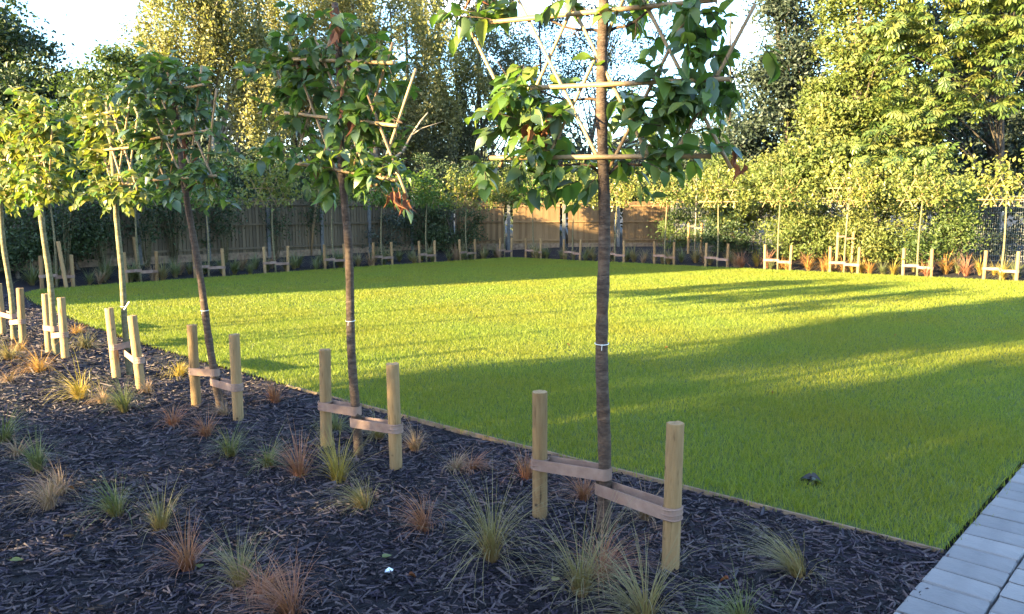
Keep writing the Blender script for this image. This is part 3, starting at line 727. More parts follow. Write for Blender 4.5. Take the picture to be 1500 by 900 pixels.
for nm, poly, side, n in (('left', LEFT, 1, 60), ('right', RIGHT, 1, 66)):
    Ltot = sum(np.hypot(*(np.array(poly[i + 1]) - np.array(poly[i]))) for i in range(len(poly) - 1))
    for i in range(n):
        s = (i + random.uniform(.15, .85)) / n * Ltot; p, dd = along(poly, s); nrm = np.array([-dd[1], dd[0]])
        off = random.uniform(.25, 1.1); q = p + nrm * off; big = random.uniform(.95, 1.6)
        if q[0] > q[1] * .72: continue
        if nm == 'left': c = random.choice(['green', 'green', 'olive', 'brown', 'green'])
        elif s < 8: c = random.choice(['olive', 'brown', 'green', 'olive'])
        else: c = random.choice(['orange', 'yellow', 'copper', 'green', 'orange', 'yellow'])
        o = link('grass_tuft', random.choice(FT[c]), None, (q[0], q[1], float(bank(q[0], q[1]))), (0, 0, random.uniform(0, 6)), big)
        w = min(FAR_POS, key=lambda it: math.hypot(it[1][0] - q[0], it[1][1] - q[1]))[0]
        tag(o, f"{'big ' if big > 1.35 else ''}{WORDS[c]} tuft {'in front of' if off < .5 else 'behind'} {w}", CAT, f"{'big ' if big > 1.35 else ''}{WORDS[c]} tufts {'in front of' if off < .5 else 'behind'} {w}")

# ------------------------------------------------------------------ fences
def panel_mesh(L, H, mat):
    m = MB(); k = int(L / .105); w = L / k
    for i in range(k):
        x = -L / 2 + (i + .5) * w; dz = random.uniform(-.004, .004)
        V = np.array([(x - w * .53, 0, 0), (x + w * .53, .014, 0), (x + w * .53, .004, 0), (x - w * .53, -.016, 0)])
        V = np.concatenate([V, V + np.array([0, 0, H - .03 + dz])]); m.add(V, [(0, 3, 7, 4), (1, 5, 6, 2), (0, 4, 5, 1), (3, 2, 6, 7), (4, 7, 6, 5)], random.random())
    add_box(m, (0, 0, H - .012), (L, .05, .024), var=.4)
    for z in (.12, H * .52, H - .16): add_box(m, (0, -.035, z), (L, .036, .055), var=.25)
    return m.mesh('panel', M[mat])
PAN = {k: [panel_mesh(1.76, 1.55, k) for _ in range(3)] for k in ('fence', 'fence_old')}
m = MB(); add_box(m, (0, 0, .95), (.10, .11, 1.9)); POST = m.mesh('post', M['concrete'])
m = MB(); add_box(m, (0, 0, .06), (1.76, .05, .30)); GB = m.mesh('gravel_board', M['edging'])
def timber_fence(a, b, label, mat):
    a = np.array(a); b = np.array(b); L = np.hypot(*(b - a)); k = max(1, int(round(L / 1.86))); dd = (b - a) / L; ang = math.atan2(dd[1], dd[0])
    t = empty('timber_fence', (a[0], a[1], 0)); tag(t, label, 'fence', 'timber fences beyond the lawn')
    for i in range(k + 1):
        p = dd * (L * i / k); link('post', POST, t, (p[0], p[1], .10 + random.uniform(-.02, .02)), (0, 0, ang))
        if i < k:
            c = dd * (L * (i + .5) / k); zb = .33 + random.uniform(-.015, .02)
            link('panel', random.choice(PAN[mat]), t, (c[0], c[1], zb + .11), (0, 0, ang)); link('gravel_board', GB, t, (c[0], c[1], zb - .10), (0, 0, ang))
F0, F1, F2 = (-14.6, 14.2), (-2.3, 28.4), (6.1, 29.3)
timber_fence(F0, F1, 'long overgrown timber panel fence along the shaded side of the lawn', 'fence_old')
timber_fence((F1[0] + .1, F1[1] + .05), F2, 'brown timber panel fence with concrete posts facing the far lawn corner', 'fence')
def mesh_fence(a, b):
    a = np.array(a); b = np.array(b); L = np.hypot(*(b - a)); k = int(round(L / 2.5)); dd = (b - a) / L; ang = math.atan2(dd[1], dd[0])
    t = empty('mesh_fence', (a[0], a[1], .25), ang); tag(t, 'dark welded wire mesh fence behind the sunlit row of young trees', 'fence')
    W = L / k; H = 1.75; m = MB()
    for z in np.arange(.04, H + .01, .1425):
        for dy in ((-.007, .007) if True else (0,)): add_box(m, (0, dy, z), (W, .006, .007))
    for x in np.arange(-W / 2 + .025, W / 2, .05): add_box(m, (x, 0, H / 2), (.0055, .006, H))
    me = m.mesh('mesh_panel', M['wire']); m = MB(); add_box(m, (0, .03, .9), (.06, .05, 1.9)); pm = m.mesh('post', M['black'])
    for i in range(k + 1):
        link('post', pm, t, (W * i, 0, 0))
        if i < k: link('mesh_panel', me, t, (W * (i + .5), 0, .02))
mesh_fence((5.6, 26.3), (17.6, 16.9))

# ------------------------------------------------------------------ background trees and shrubs
def crown_points(lobes, n, rs, clump, nclump):
    """clump centres in the shell of the lobes, then leaves round the clumps"""
    w = np.array([l[3] * l[4] * l[5] for l in lobes]) ** .67; w /= w.sum()
    k = rs.choice(len(lobes), nclump, p=w); Lb = np.array(lobes)[k]
    d = rs.normal(0, 1, (nclump, 3)); d /= np.linalg.norm(d, axis=1)[:, None]
    r = rs.uniform(.45, 1.05, nclump) ** .7
    cen = Lb[:, :3] + d * r[:, None] * Lb[:, 3:]
    j = rs.integers(0, nclump, n); g_ = rs.normal(0, 1, (n, 3)) * np.array([1, 1, .62])
    cs = rs.uniform(.6, 1.4, nclump) * clump
    return cen[j] + g_ * cs[j][:, None], j, cen
def bg_tree(name, label, base, lobes, mat, n, leaf=.12, clump=.32, nclump=160, trunk=.16, bark='bark_bg', group=None, seed=1, cat='tree', weep=0, limbs=9, aspect=.55, var_clump=.65):
    rs = np.random.default_rng(seed); z0 = float(bank(base[0], base[1])) - .05
    t = empty(name, (base[0], base[1], z0)); tag(t, label, cat, group)
    lob = [(l[0] - base[0], l[1] - base[1], l[2] - z0, l[3], l[4], l[5]) for l in lobes]
    P, j, cen = crown_points(lob, n, rs, clump, nclump)
    if weep:
        P[:, 2] -= rs.uniform(0, 1, n) ** 1.3 * weep; P[:, :2] = cen[j][:, :2] + rs.normal(0, 1, (n, 2)) * clump * .45 + rs.normal(0, .04, (n, 2))
    keep = P[:, 2] > .1; P = P[keep]; j = j[keep]; n = len(P)
    V, F = rhombs(P, leaf, (-.25, -.35, .55) if not weep else (-.4, -.4, .0), rs, aspect)
    vc = rs.uniform(0, 1, nclump); var = np.clip(vc[j] * var_clump + rs.uniform(0, 1, n) * (1 - var_clump), 0, .99)
    mb = MB(); mb.add(V, F, np.repeat(var, 4)); tag(mb.build('crown', M[mat], t), kind='stuff')
    if trunk:
        top = max(l[2] + l[5] * .5 for l in lob); ctr = np.mean([l[:3] for l in lob], 0)
        mb = MB(); path = [(ctr[0] * (i / 9) ** 1.5 + .06 * math.sin(i * 1.3 + seed), ctr[1] * (i / 9) ** 1.5 + .06 * math.cos(i * 1.7 + seed), top * i / 9) for i in range(10)]
        rad = np.linspace(trunk, trunk * .25, 10); rad[0] *= 1.25
        add_tube(mb, path, rad, 9); mb.build('trunk', M[bark], t, True)
        mb = MB()
        for q in cen[rs.choice(nclump, min(limbs * 3, nclump), replace=False)]:
            i = int(np.clip((q[2] / top * 9) - rs.uniform(1, 3), 1, 8)); s = np.array(path[i]); e = q; mid = (s + e) / 2 + np.array([0, 0, .12 * np.linalg.norm(e - s)]) + rs.normal(0, .08, 3)
            r0 = min(rad[i] * .5, .05); add_tube(mb, [s, mid * .5 + s * .5, mid, mid * .4 + e * .6, e], np.linspace(r0, .008, 5), 5, cap=False)
        tag(mb.build('limbs', M[bark], t, True), kind='stuff')
    return t
def lobe(u, v, ru, rv, D, depth=None):
    c = at(u, v, D); k = D / 1120
    return (c[0], D, c[2], ru * k, (depth or max(ru * k, 1.0)) , rv * k)
def gb(u, D): return ((u - 750) / 1120 * D, D)

bg_tree('evergreen_tree', 'dark evergreen tree rising highest beside the bright sky gap', gb(10, 27), [lobe(10, 110, 85, 75, 27), lobe(55, 185, 90, 80, 27), lobe(-50, 80, 80, 85, 27), lobe(-20, 220, 110, 80, 27)], 'f_dark', 36000, .16, .36, 220, .22, seed=3, group='trees beyond the fence')
bg_tree('evergreen_tree', 'lower dark green tree between the evergreen and the weeping birch', gb(160, 25.5), [lobe(150, 160, 60, 62, 25.5), lobe(205, 190, 55, 85, 26), lobe(105, 225, 70, 60, 25), lobe(180, 250, 70, 50, 25), lobe(178, 100, 22, 26, 25.5)], 'f_mid', 28000, .15, .28, 200, .16, seed=4, group='trees beyond the fence')
bg_tree('birch_tree', 'weeping birch with yellowing leaves beside the bright sky gap', gb(322, 27), [lobe(270, 30, 80, 60, 27), lobe(225, 60, 40, 40, 27), lobe(330, 60, 60, 90, 27.5), lobe(300, -60, 90, 60, 27), lobe(375, 130, 45, 60, 27)], 'f_birch', 34000, .13, .28, 260, .13, 'bark_birch', seed=5, group='trees beyond the fence', weep=1.3)
bg_tree('birch_tree', 'large birch with fine golden foliage behind the second near tree', gb(555, 32), [lobe(450, 40, 100, 95, 32), lobe(590, 60, 95, 90, 31), lobe(655, 110, 55, 65, 32), lobe(540, -70, 150, 70, 32), lobe(400, 110, 60, 70, 31), lobe(500, 150, 70, 60, 32), lobe(610, 160, 60, 45, 32)], 'f_birch', 68000, .14, .34, 420, .17, 'bark_birch', seed=6, group='trees beyond the fence', weep=1.0, limbs=14)
bg_tree('birch_tree', 'slender grey green birch rising behind the bamboo lattice', gb(700, 34), [lobe(725, 60, 55, 70, 34), lobe(760, 130, 50, 50, 34), lobe(700, -40, 80, 60, 34), lobe(690, 160, 50, 60, 34), lobe(640, 190, 60, 45, 33)], 'f_pale', 30000, .12, .32, 220, .12, 'bark_bg', seed=7, group='trees beyond the fence', weep=.6)
bg_tree('thin_tree', 'sparse dark tree with sky between its twigs behind the first near tree', gb(850, 36), [lobe(830, 215, 75, 45, 36), lobe(880, 120, 60, 55, 36), lobe(980, 215, 75, 50, 36), lobe(930, 40, 60, 50, 36), lobe(790, 110, 55, 70, 36), lobe(850, 40, 60, 50, 36), lobe(1040, 170, 40, 50, 36)], 'f_blue', 22000, .12, .34, 210, .13, seed=8, group='trees beyond the fence', limbs=16)
bg_tree('conifer_tree', 'tall blue dark tree beside the sky gap and the yellow green tree', gb(1155, 27.5), [lobe(1148, 50, 42, 100, 27.5), lobe(1150, -60, 45, 90, 27.5), lobe(1125, 165, 50, 80, 27.5), lobe(1075, 232, 48, 50, 27.5), lobe(1200, 120, 50, 120, 31), lobe(1020, 245, 45, 32, 28)], 'f_blue', 36000, .155, .32, 240, .2, seed=9, group='trees beyond the fence')
bg_tree('broadleaf_tree', 'tall sunlit yellow green tree between dark conifer and chestnut', gb(1250, 25), [lobe(1270, 40, 65, 80, 25), lobe(1245, 140, 55, 65, 25), lobe(1285, 190, 75, 60, 25), lobe(1215, 185, 35, 36, 24.5), lobe(1270, -60, 75, 60, 25), lobe(1190, 232, 40, 32, 24), lobe(1255, 238, 80, 36, 24)], 'f_yel', 44000, .15, .25, 380, .2, seed=10, group='trees beyond the fence')
bg_tree('dark_tree', 'dark shaded tree filling the gap under the chestnut leaves', gb(1450, 28), [lobe(1450, 200, 120, 100, 28), lobe(1390, 30, 100, 110, 28), lobe(1520, 60, 110, 120, 28), lobe(1330, 120, 60, 120, 28.5)], 'f_blue', 32000, .19, .38, 230, .22, seed=11, group='trees beyond the fence')

# chestnut: big hand-shaped leaves, most of them single objects
def palmate(scale=1):
    m = MB(); k = 7
    for i in range(k):
        a = (i - 3) * .62; L = (.23 - .016 * abs(i - 3)) * scale; w = L * .30
        V = []; 
        for s, q in ((.08, .02), (.55, .42), (.78, .5), (1, 0)):
            z = -.10 * scale * (s ** 1.7)
            for sd in (-1, 0, 1):
                x, y = L * s, sd * w * q; V.append((x * math.cos(a) - y * math.sin(a), x * math.sin(a) + y * math.cos(a), z + abs(sd) * .012 * scale))
        F = []
        for r_ in range(3):
            for c_ in range(2): F.append((r_ * 3 + c_, (r_ + 1) * 3 + c_, (r_ + 1) * 3 + c_ + 1, r_ * 3 + c_ + 1))
        m.add(V, F, 0.0)
    return m
PALM = [palmate(1.0).mesh('leaf', M['f_chest'], True), palmate(1.2).mesh('leaf', M['f_chest'], True), palmate(.85).mesh('leaf', M['f_chest'], True)]
pv = palmate(1.0); PV_ = np.concatenate(pv.v); PF_ = np.concatenate(pv.f)
def chestnut():
    rs = np.random.default_rng(31); base = gb(1452, 24); t = empty('chestnut_tree', (base[0], base[1], .2))
    tag(t, 'chestnut tree with large hand shaped drooping leaves above the mesh fence', 'tree', 'trees beyond the fence')
    lobes = [lobe(1400, 40, 75, 60, 23), lobe(1470, 70, 60, 60, 22), lobe(1350, 150, 55, 45, 22), lobe(1310, 200, 45, 40, 22), lobe(1440, 140, 45, 30, 22.5), lobe(1400, -50, 100, 50, 23), lobe(1500, -20, 80, 60, 22.5), lobe(1290, 235, 40, 30, 21.5), lobe(1360, 235, 40, 30, 21.5), lobe(1380, 120, 40, 50, 22.5), lobe(1460, 20, 60, 50, 21.8), lobe(1330, 70, 45, 60, 22.5)]
    lob = [(l[0] - base[0], l[1] - base[1], l[2] - .2, l[3], min(l[4], 1.3), l[5]) for l in lobes]
    P, j, cen = crown_points(lob, 1650, rs, .20, 260)
    dsun = P @ np.array([-.5, -1.0, .1]); order = np.argsort(-dsun)
    rots = [(rs.normal(.0, .35), rs.normal(.25, .35), rs.uniform(0, 6.28)) for _ in range(len(P))]
    for i in order[:290]:
        link('leaf', PALM[int(rs.integers(0, 3))], t, P[i], (rots[i][0] + .35, rots[i][1], math.atan2(P[i][1] - cen[j[i]][1] - .6, P[i][0] - cen[j[i]][0] - .3) + rs.normal(0, .7)))
    mb = MB()
    for i in order[290:]:
        co = (PV_ * rs.uniform(.85, 1.25)) @ np.array(Euler(rots[i]).to_matrix()).T + P[i]; mb.add(co, PF_)
    tag(mb.build('foliage', M['f_chest'], t, True), kind='stuff')
    mb = MB(); path = [(.05 * math.sin(i), .05 * math.cos(i * 1.4), i * 1.1 - .2) for i in range(10)]; rad = np.linspace(.16, .05, 10); add_tube(mb, path, rad, 10); mb.build('trunk', M['bark_bg'], t, True)
    mb = MB()
    for q in cen[::5]:
        i = int(np.clip(q[2] / 1.1 - 1, 1, 8)); s = np.array(path[i]); mid = (s + q) / 2 + np.array([0, 0, .25]); add_tube(mb, [s, mid, q], [.032, .02, .01], 5, cap=False)
    tag(mb.build('limbs', M['bark_bg'], t, True), kind='stuff')
chestnut()

# shrubs, climbers and hedges in front of and on the fences
SH = [
 ('dark shrub leaning over the fence top beside the weeping birch', 335, 262, 55, 42, 25, 'f_dark', 7000), ('dark shrub leaning over the fence top behind the dense tree', 515, 268, 60, 40, 27.6, 'f_dark', 8000),
 ('tall dark climber on the fence above the pale crowned trees', 60, 290, 75, 40, 19, 'f_dark', 6500), ('dark climber hanging down the fence panels behind the yellow green tree', 180, 300, 60, 60, 20.5, 'f_dark', 7500),
 ('ragged climber on the fence between leaning and dense trees', 400, 315, 42, 45, 24.8, 'f_dark', 4500), ('ragged climber on the fence just past the dense tree trunk', 590, 315, 45, 48, 27.4, 'f_dark', 5500),
 ('ragged climber on the fence panels right behind the leaning trunk', 305, 300, 40, 42, 23, 'f_mid', 4000), ('sunlit shrub joining the crowns behind the fifth mesh row tree', 1060, 265, 45, 40, 25.6, 'f_yel', 6000),
 ('sunlit shrub mass behind the crowns under the tall yellow tree', 1150, 250, 60, 38, 24.4, 'f_yel', 8000), ('sunlit leafy mass behind the crowns below the chestnut', 1350, 255, 45, 38, 22.2, 'f_yel', 6000),
 ('climbing shrub smothering the timber fence behind the leaning tree', 250, 262, 80, 40, 22.5, 'f_dark', 6500), ('dark ivy mass spilling over the timber fence beside the dense tree', 415, 262, 70, 42, 26, 'f_dark', 9500),
 ('dark ivy mass over the timber fence beyond the second tree', 625, 268, 85, 42, 28.6, 'f_dark', 10000), ('dense dark shrub at the turn of the timber fence', 660, 330, 50, 42, 27.3, 'f_dark', 6000),
 ('leafy shrub hanging over the timber fence near the lawn corner', 735, 262, 60, 26, 29.5, 'f_mid', 5000), ('low dark shrub against the fence behind the pale crowned trees', 110, 335, 55, 45, 18.5, 'f_dark', 4500),
 ('low shrub against the fence at the left end of the bed', 25, 345, 45, 45, 17, 'f_dark', 3500), ('dark shrub growing in front of the fence panels by the leaning tree', 270, 335, 45, 40, 21.5, 'f_dark', 3800),
 ('dark shrub in front of the fence left of the thin pale stems', 345, 325, 40, 35, 23.2, 'f_blue', 3200), ('shrub in front of the fence beside the dense tree trunk', 560, 340, 45, 34, 26.2, 'f_blue', 3600),
 ('shrub with bright leaves beside the mesh fence start', 1000, 335, 35, 28, 26.3, 'f_mid', 3000), ('dark shrub behind the fourth and fifth stakes of the mesh row', 1075, 335, 45, 34, 24.6, 'f_dark', 5000),
 ('big sunlit shrub screening the mesh fence below the yellow tree', 1110, 285, 65, 42, 24.8, 'f_yel', 9000), ('broad leafy shrub wall beside the double stake', 1200, 300, 65, 50, 23.4, 'f_yel', 9500),
 ('low green shrub in front of the mesh fence by the seventh stakes', 1180, 345, 60, 30, 22.6, 'f_yel', 5500), ('green shrub wall in front of the mesh fence under the chestnut', 1290, 330, 55, 50, 21.2, 'f_yel', 8500),
 ('sunlit bushy shrub under the chestnut leaves', 1300, 275, 60, 34, 22, 'f_yel', 7000), ('ivy climbing a post of the mesh fence', 1405, 320, 22, 50, 19.4, 'f_mid', 2800), ('small round shrub at the foot of the mesh fence', 1360, 360, 30, 20, 19.8, 'f_mid', 1800),
 ('leafy overhang above the mesh fence beside the dark gap', 1400, 280, 40, 22, 20.6, 'f_yel', 2600), ('dark hedge beyond the mesh fence', 1450, 330, 90, 50, 22.5, 'f_blue', 8000), ('dark shrub beyond the slatted gap by the fence end', 1010, 285, 50, 34, 30.5, 'f_dark', 4500),
 ('sunlit leafy shrub above the brown fence panels', 900, 275, 60, 20, 31.5, 'f_yel', 3600), ('golden lit shrub above the brown fence beside the first trunk', 830, 262, 45, 22, 31.5, 'f_yel', 3600),
]
for i, (lb, u, v, ru, rv, D, mt, n) in enumerate(SH):
    L = lobe(u, v, ru, rv, D, depth=min(1.0, ru * D / 1120)); zb = L[2] - L[5]
    lobes = [L, (L[0] - L[3] * .3, D, max(.5, L[2] - L[5] * .45), L[3] * .8, L[4], L[5] * .7)]
    bg_tree('shrub', lb, (L[0], D), lobes, mt, n, .085, .17, 70, .045, seed=50 + i, cat='shrub', group='shrubs along the fences', limbs=6)

# multi-stemmed bare shrubs against the shaded fence
for i, (u, D, lb) in enumerate([(405, 22.8, 'thin many stemmed shrub before the fence between leaning and dense trees'), (455, 23.8, 'thin many stemmed shrub before the fence just beside the dense tree'), (330, 21.3, 'thin many stemmed shrub behind the leaning tree'), (215, 19.5, 'thin many stemmed shrub behind the yellow green tree')] + [(u, D, f'thin upright stems of a shrub by the timber fence row\'s {ORD[k]} tree from the corner') for u, D, k in ((95, 17.6, 8), (150, 18.6, 7), (255, 20.4, 6), (290, 21.2, 6), (370, 22.9, 5), (430, 24, 4), (485, 24.9, 4), (525, 25.8, 3), (585, 26.8, 2), (640, 27.6, 1))]):
    x, y = gb(u, D); rs = np.random.default_rng(90 + i); z0 = float(bank(x, y))
    t = empty('stem_shrub', (x, y, z0)); tag(t, lb, 'shrub', 'thin stemmed shrubs before the timber fence')
    nst = 12 if i < 4 else 16
    mb = MB(); tips = []
    for k in range(nst):
        a = rs.uniform(0, 6.28); r_ = rs.uniform(.15, .5); h = rs.uniform(1.1, 2.1); tip = np.array([r_ * math.cos(a), r_ * math.sin(a) * .5, h]); tips.append(tip)
        add_tube(mb, [tip * np.array([.12, .12, 0]), tip * np.array([.4, .4, .5]), tip], [.013, .010, .005], 5)
    mb.build('stems', M['bamboo'] if i == 1 else M['bark_olive'], t, True)
    tips = np.array(tips); P = tips[rs.integers(0, nst, 900)] * rs.uniform(.55, 1.1, (900, 1)) + rs.normal(0, .14, (900, 3)); V, F = rhombs(P, .08, (-.2, -.4, .5), rs)
    mb = MB(); mb.add(V, F, np.repeat(rs.uniform(0, 1, 900), 4)); tag(mb.build('foliage', M['f_dark'], t), kind='stuff')

# pale bare bough and dark trunks standing under the birches
t = empty('bare_tree', (*gb(572, 29), .2)); tag(t, 'crooked pale bare bough rising beside the second near tree', 'tree')
b = np.array(gb(572, 29) + (.2,)); pts = [np.array(at(u, v, 29)) - b for u, v in ((560, 340), (566, 260), (572, 236), (590, 222), (603, 198), (616, 178), (627, 165))]
mb = MB(); add_tube(mb, pts, [.07, .06, .055, .05, .042, .034, .02], 7); mb.build('trunk', M['birch' if False else 'bark_birch'], t, True)
mb = MB(); add_tube(mb, [pts[4], pts[4] + np.array([.4, 0, .25]), pts[4] + np.array([1.2, 0, .5])], [.03, .02, .008], 5); mb.build('branch', M['bark_birch'], t, True)
for i, (u, D, r_, bk) in enumerate([(578, 33, .10, 'bark_bg'), (600, 34.5, .13, 'bark_bg'), (626, 33.5, .08, 'bark_birch'), (648, 35, .10, 'bark_bg'), (672, 34, .12, 'bark_bg'), (355, 30, .10, 'bark_birch'), (392, 31, .11, 'bark_birch'), (440, 33, .12, 'bark_bg'), (790, 36, .10, 'bark_bg'), (1060, 34, .10, 'bark_bg'), (705, 36, .09, 'bark_bg')]):
    x, y = gb(u, D); rs = np.random.default_rng(120 + i); t = empty('woodland_tree', (x, y, .2))
    tag(t, f"slim {'pale' if bk == 'bark_birch' else 'dark'} woodland trunk {['between the second near tree and the crooked bough','just behind the crooked pale bough','pale and beyond the crooked bough','beyond the ivy covered fence','tallest beyond the ivy covered fence','behind the weeping birch','between weeping birch and large birch','behind the dense near tree','seen through the bamboo lattice','beside the dark conifer','beside the slender birch'][i]}", 'tree', 'woodland trunks beyond the fence')
    mb = MB(); path = [(.05 * math.sin(k * .9 + i), .04 * math.cos(k + i), k * 1.0 - .1) for k in range(11)]; add_tube(mb, path, np.linspace(r_, r_ * .35, 11), 7); mb.build('trunk', M[bk], t, True)
    mb = MB(); P = []
    for k in range(14):
        h = rs.uniform(2.5, 9.5); s = np.array([0, 0, h]); a = rs.uniform(0, 6.28); L = rs.uniform(.6, 1.6); e = s + np.array([L * math.cos(a), L * math.sin(a), rs.uniform(.2, .9)]); add_tube(mb, [s, (s + e) / 2 + np.array([0, 0, .1]), e], [.025, .016, .006], 5, cap=False)
        P.append(e + rs.normal(0, .28, (100, 3)))
    tag(mb.build('limbs', M[bk], t, True), kind='stuff')
    P = np.concatenate(P); V, F = rhombs(P, .10, (-.2, -.3, .4), rs); mb = MB(); mb.add(V, F, np.repeat(rs.uniform(0, 1, len(P)), 4)); tag(mb.build('crown', M['f_blue' if i % 2 else 'f_pale'], t), kind='stuff')

# woodland mass far behind
rs = np.random.default_rng(200); P = []
for u in np.arange(-250, 1800, 26):
    D = rs.uniform(40, 50); top = rs.uniform(205, 262) if 700 < u < 1100 else rs.uniform(105, 190); k = D / 1120
    for c in range(9):
        v = rs.uniform(top, 305); q = np.array(at(u + rs.uniform(-25, 25), v, D)); P.append(q + rs.normal(0, .6, (140, 3)))
P = np.concatenate(P); P = P[P[:, 2] > .3]; V, F = rhombs(P, .37, (-.2, -.3, .4), rs)
mb = MB(); mb.add(V, F, np.repeat(rs.uniform(0, 1, len(P)), 4)); tag(mb.build('woodland', M['f_blue']), 'far dark woodland closing the view behind the fences', 'woodland', kind='stuff')

# standard trees with taller double stakes in the far beds
for i, (u, D, h, lb) in enumerate([(1017, 25.2, .98, 'young tree between two tall stakes at the mesh fence end'), (1237, 21.0, .95, 'young tree between two tall stakes in the sunlit bed')]):
    x, y = gb(u, D); z0 = float(bank(x, y)); t = empty('young_tree', (x, y, z0)); tag(t, lb, 'tree', 'young trees on double stakes')
    mb = MB(); add_tube(mb, [(0, 0, -.05), (.01, 0, 1), (0, 0, 2.6)], [.022, .02, .010], 7); mb.build('trunk', M['bark_birch'], t, True)
    mb = MB()
    for k in range(9):
        s = np.array([0, 0, 1.55 + .1 * k]); a = k * 2.4; e = s + np.array([.45 * math.cos(a), .2 * math.sin(a), .38]); add_tube(mb, [s, e], [.009, .004], 5)
    mb.build('branches', M['leaf_dead'] if False else M['bark_birch'], t, True)
    for sg in (-1, 1):
        o = link('tree_stake', STK_FAR, None, (x + sg * .21, y, z0), (0, 0, sg), (1, 1, h / .70)); tag(o, f"{'tall stake on the corner side of the ' if sg < 0 else 'tall stake on the outer side of the '}{lb.replace(' between two tall stakes', '')}", 'stake', 'tall double stakes')
        me = strap_mesh((x + sg * .21, y), (x, y), .042, .026, z0 + h - .14 + sg * -.03, z0 + h - .14 + sg * -.03, .05, 6, False); tag(link('tree_tie', me), f"strap on the {'corner' if sg < 0 else 'outer'} side of the {lb.replace(' between two tall stakes', '')}", 'strap', 'straps of the tall double stakes')
for i, (u, v, tilt, h, lb) in enumerate([(85, 424, -.10, 1.0, 'leaning taller stake behind the pale crowned trees'), (194, 408, -.06, 1.0, 'leaning taller stake behind the yellow green tree')]):
    x, y = ground(u, v); o = link('tree_stake', STK_FAR, None, (x, y + .3, 0), (0, tilt, 0), (1, 1, h / .70)); tag(o, lb, 'stake', 'leaning taller stakes')

# ------------------------------------------------------------------ unseen houses, hedge and tree added off frame to cast the garden's shade
NV = np.array([-.515, .857]); SV = np.array([-.857, -.515])       # across the light, towards the sun
HA = math.atan2(NV[1], NV[0])
M['render'] = solid('wall_render', [(.45, .42, .38), (.55, .52, .47)], 3, rough=.9, bump=.2)
M['roof'] = solid('roof_tile', [(.10, .05, .035), (.18, .09, .06)], 6, rough=.8, bump=.4)
M['pane'] = solid('window_glass', [(.03, .035, .04), (.05, .055, .06)], 2, rough=.1, bump=0, spec=.6)
def shade_house(n0, n1, m0, dep, eaves, ridge, label):
    c = NV * (n0 + n1) / 2 + SV * (m0 + dep / 2); W = n1 - n0
    t = empty('shade_house', (c[0], c[1], 0), HA); tag(t, label, 'shade_house')
    mb = MB(); add_box(mb, (0, 0, eaves / 2 - .1), (W, dep, eaves + .2)); 
    h2 = dep / 2
    mb.add([(-W / 2, -h2, eaves), (-W / 2, h2, eaves), (-W / 2, 0, ridge), (W / 2, -h2, eaves), (W / 2, h2, eaves), (W / 2, 0, ridge)], [(0, 2, 1), (3, 4, 5)])
    mb.build('wall', M['render'], t)
    mb = MB()
    for sg in (-1, 1):
        V = [(-W / 2 - .1, sg * (h2 + .3), eaves - .2), (W / 2 + .1, sg * (h2 + .3), eaves - .2), (W / 2 + .1, 0, ridge), (-W / 2 - .1, 0, ridge)]
        V = V + [(x, y, z + .12) for x, y, z in V]; mb.add(V, [(0, 1, 2, 3), (4, 7, 6, 5), (0, 4, 5, 1), (1, 5, 6, 2), (3, 7, 4, 0)])
    mb.build('roof', M['roof'], t)
    for sg in (-1, 1):
        for k in range(max(2, int(W / 2.5))):
            x = -W / 2 + (k + .5) * W / max(2, int(W / 2.5)); mb = MB(); add_box(mb, (x, sg * (h2 + .02), 1.5), (1.1, .06, 1.2)); w = mb.build('window', M['string'], t)
            mb = MB(); add_box(mb, (x, sg * (h2 + .035), 1.5), (.95, .05, 1.05)); mb.build('pane', M['pane'], w)
shade_house(-9, 2.8, 11, 7, 4.6, 7.2, 'unseen building added behind the mulched bed to cast its shade')
shade_house(15.1, 31, 12, 7, 4.4, 6.6, 'unseen building added to shade the far strip of the lawn')
def hp(n, m): return NV * n + SV * m
c = hp(4.8, 12); bg_tree('hedge', 'unseen tall hedge added to shade the near bed and trunks', tuple(c), [(*(c + NV * k), z, .7, .7, .85) for k, zs in ((-1.8, (.9, 2.1, 3.3, 3.7)), (-1.2, (.9, 2.1, 3.2)), (-.4, (.9, 2.1, 3.0)), (.5, (.9, 2.0, 2.8)), (1.1, (.9, 1.9)), (1.5, (.9, 1.9, 2.4))) for z in zs], 'f_dark', 22000, .14, .22, 240, .08, seed=301, cat='hedge')  # added unseen; heights stepped so low sun reaches only the upper crowns
c = hp(5.6, 13.5); bg_tree('shade_tree', 'unseen leafy tree added to dapple the lawn and shade the leaning tree', tuple(c), [(*(c + NV * k), z, r_, r_, r_) for k, z, r_ in ((.85, 4.0, .5), (.8, 4.8, .5), (0, 4.1, .8), (.3, 5.0, .9), (-.3, 5.8, .8), (.2, 6.8, .8))], 'f_mid', 13500, .15, .24, 160, .16, seed=302)

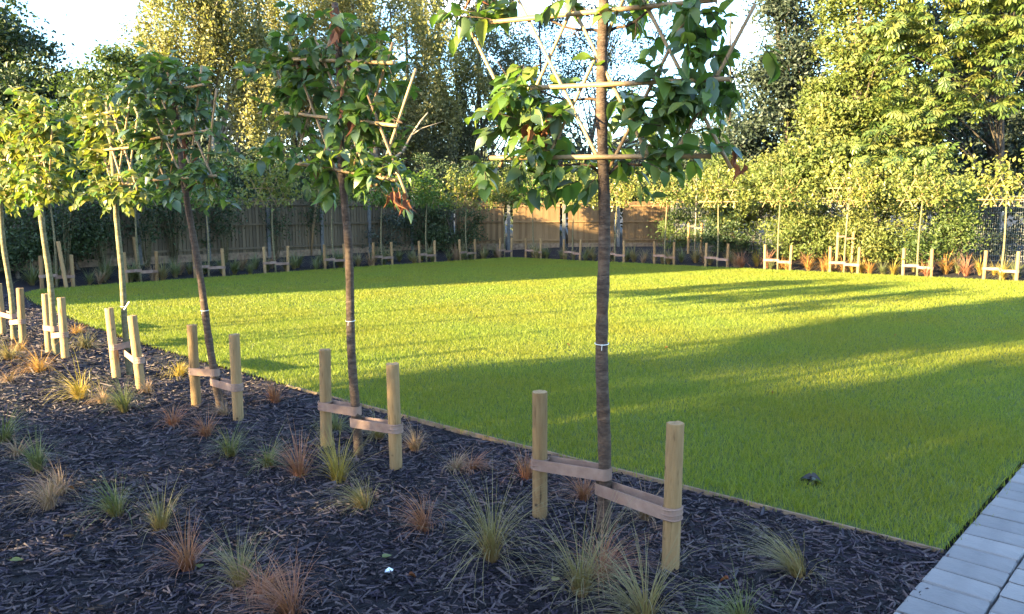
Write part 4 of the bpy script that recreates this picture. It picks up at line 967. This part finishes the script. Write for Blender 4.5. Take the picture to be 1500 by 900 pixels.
# ------------------------------------------------------------------ small things lying about
x, y = ground(1187, 716); mb = MB()
for k, (rx, ry, rz, sc, dz) in enumerate([(.5, .15, .3, 1.15, .055), (-.6, -.35, 2.6, .95, .06), (1.2, .1, 1.4, .8, .05), (-1.0, .3, 4.4, .9, .055), (.2, -.5, 5.4, .7, .07)]):
    src = LEAF['leaf_dead'][k % 2]; co = np.array([v.co[:] for v in src.vertices]) * sc * np.array([.8, 1.9, 1.1])
    mb.add(co @ np.array(Euler((rx, ry, rz)).to_matrix()).T + np.array([0, 0, dz]), [tuple(p.vertices) for p in src.polygons])
o = mb.build('dried_leaf', M['black'], loc=(x, y, 0), smooth=True); tag(o, 'small black crumpled dried leaf lying on the lawn near the paving corner', 'leaf')
x, y = ground(570, 842); mb = MB()
mb.add([(-.03, -.01, .02), (0, -.02, .034), (.03, -.008, .022), (.028, .018, .03), (-.004, .022, .042), (-.03, .014, .026), (0, 0, .012)], [(0, 1, 4, 5), (1, 2, 3, 4), (0, 6, 1), (1, 6, 2), (2, 6, 3), (3, 6, 4), (4, 6, 5), (5, 6, 0)])
lo_ = mb.build('litter_scrap', M['litter'], loc=(x, y, 0)); lo_.scale = (.62, .62, .7)
tag(lo_, 'small crumpled blue and white scrap of litter on the mulch', 'litter')
x, y = ground(133, 562); mb = MB(); add_tube(mb, [(0, 0, -.02), (0, 0, .05), (.004, 0, .125)], [.011, .011, .011], 10); V, Fq, _, _ = tube([(.004, 0, .118), (.004, 0, .13)], .015, 10); mb.add(V, Fq)
tag(mb.build('irrigation_peg', M['black'], smooth=True, loc=(x, y, 0)), 'small dark upright watering tube standing in mulch beside a yellow tuft', 'tube')
for i, (u, v, rz) in enumerate([(15, 829, .3), (100, 722, 1.2), (293, 840, 2.0), (598, 852, .4), (810, 860, 1.0), (1067, 858, 2.4), (560, 825, .8), (980, 500, .4)]):
    if i == 7: continue
    x, y = ground(u, v); o = link('fallen_leaf', LEAF['leaf_dead'][i % 2] if i % 2 else LEAF['leaf_yl'][3], None, (x, y, .028), (.1, .05, rz), .7)
    tag(o, f"small fallen {'brown' if i % 2 else 'yellowed'} leaf lying on the bark mulch", 'leaf', f"fallen {'brown' if i % 2 else 'yellowed'} leaves on the mulch")
for i, (u, v, rz) in enumerate([(830, 512, .3), (1312, 498, 1.5), (978, 517, 2.2), (1130, 585, .9), (700, 470, 2.9)]):
    x, y = ground(u, v); o = link('fallen_leaf', LEAF['leaf_dead'][i % 2], None, (x, y, .066), (.2, .1, rz), .55)
    tag(o, 'tiny brown fallen leaf lying on the lawn', 'leaf', 'tiny fallen leaves on the lawn')
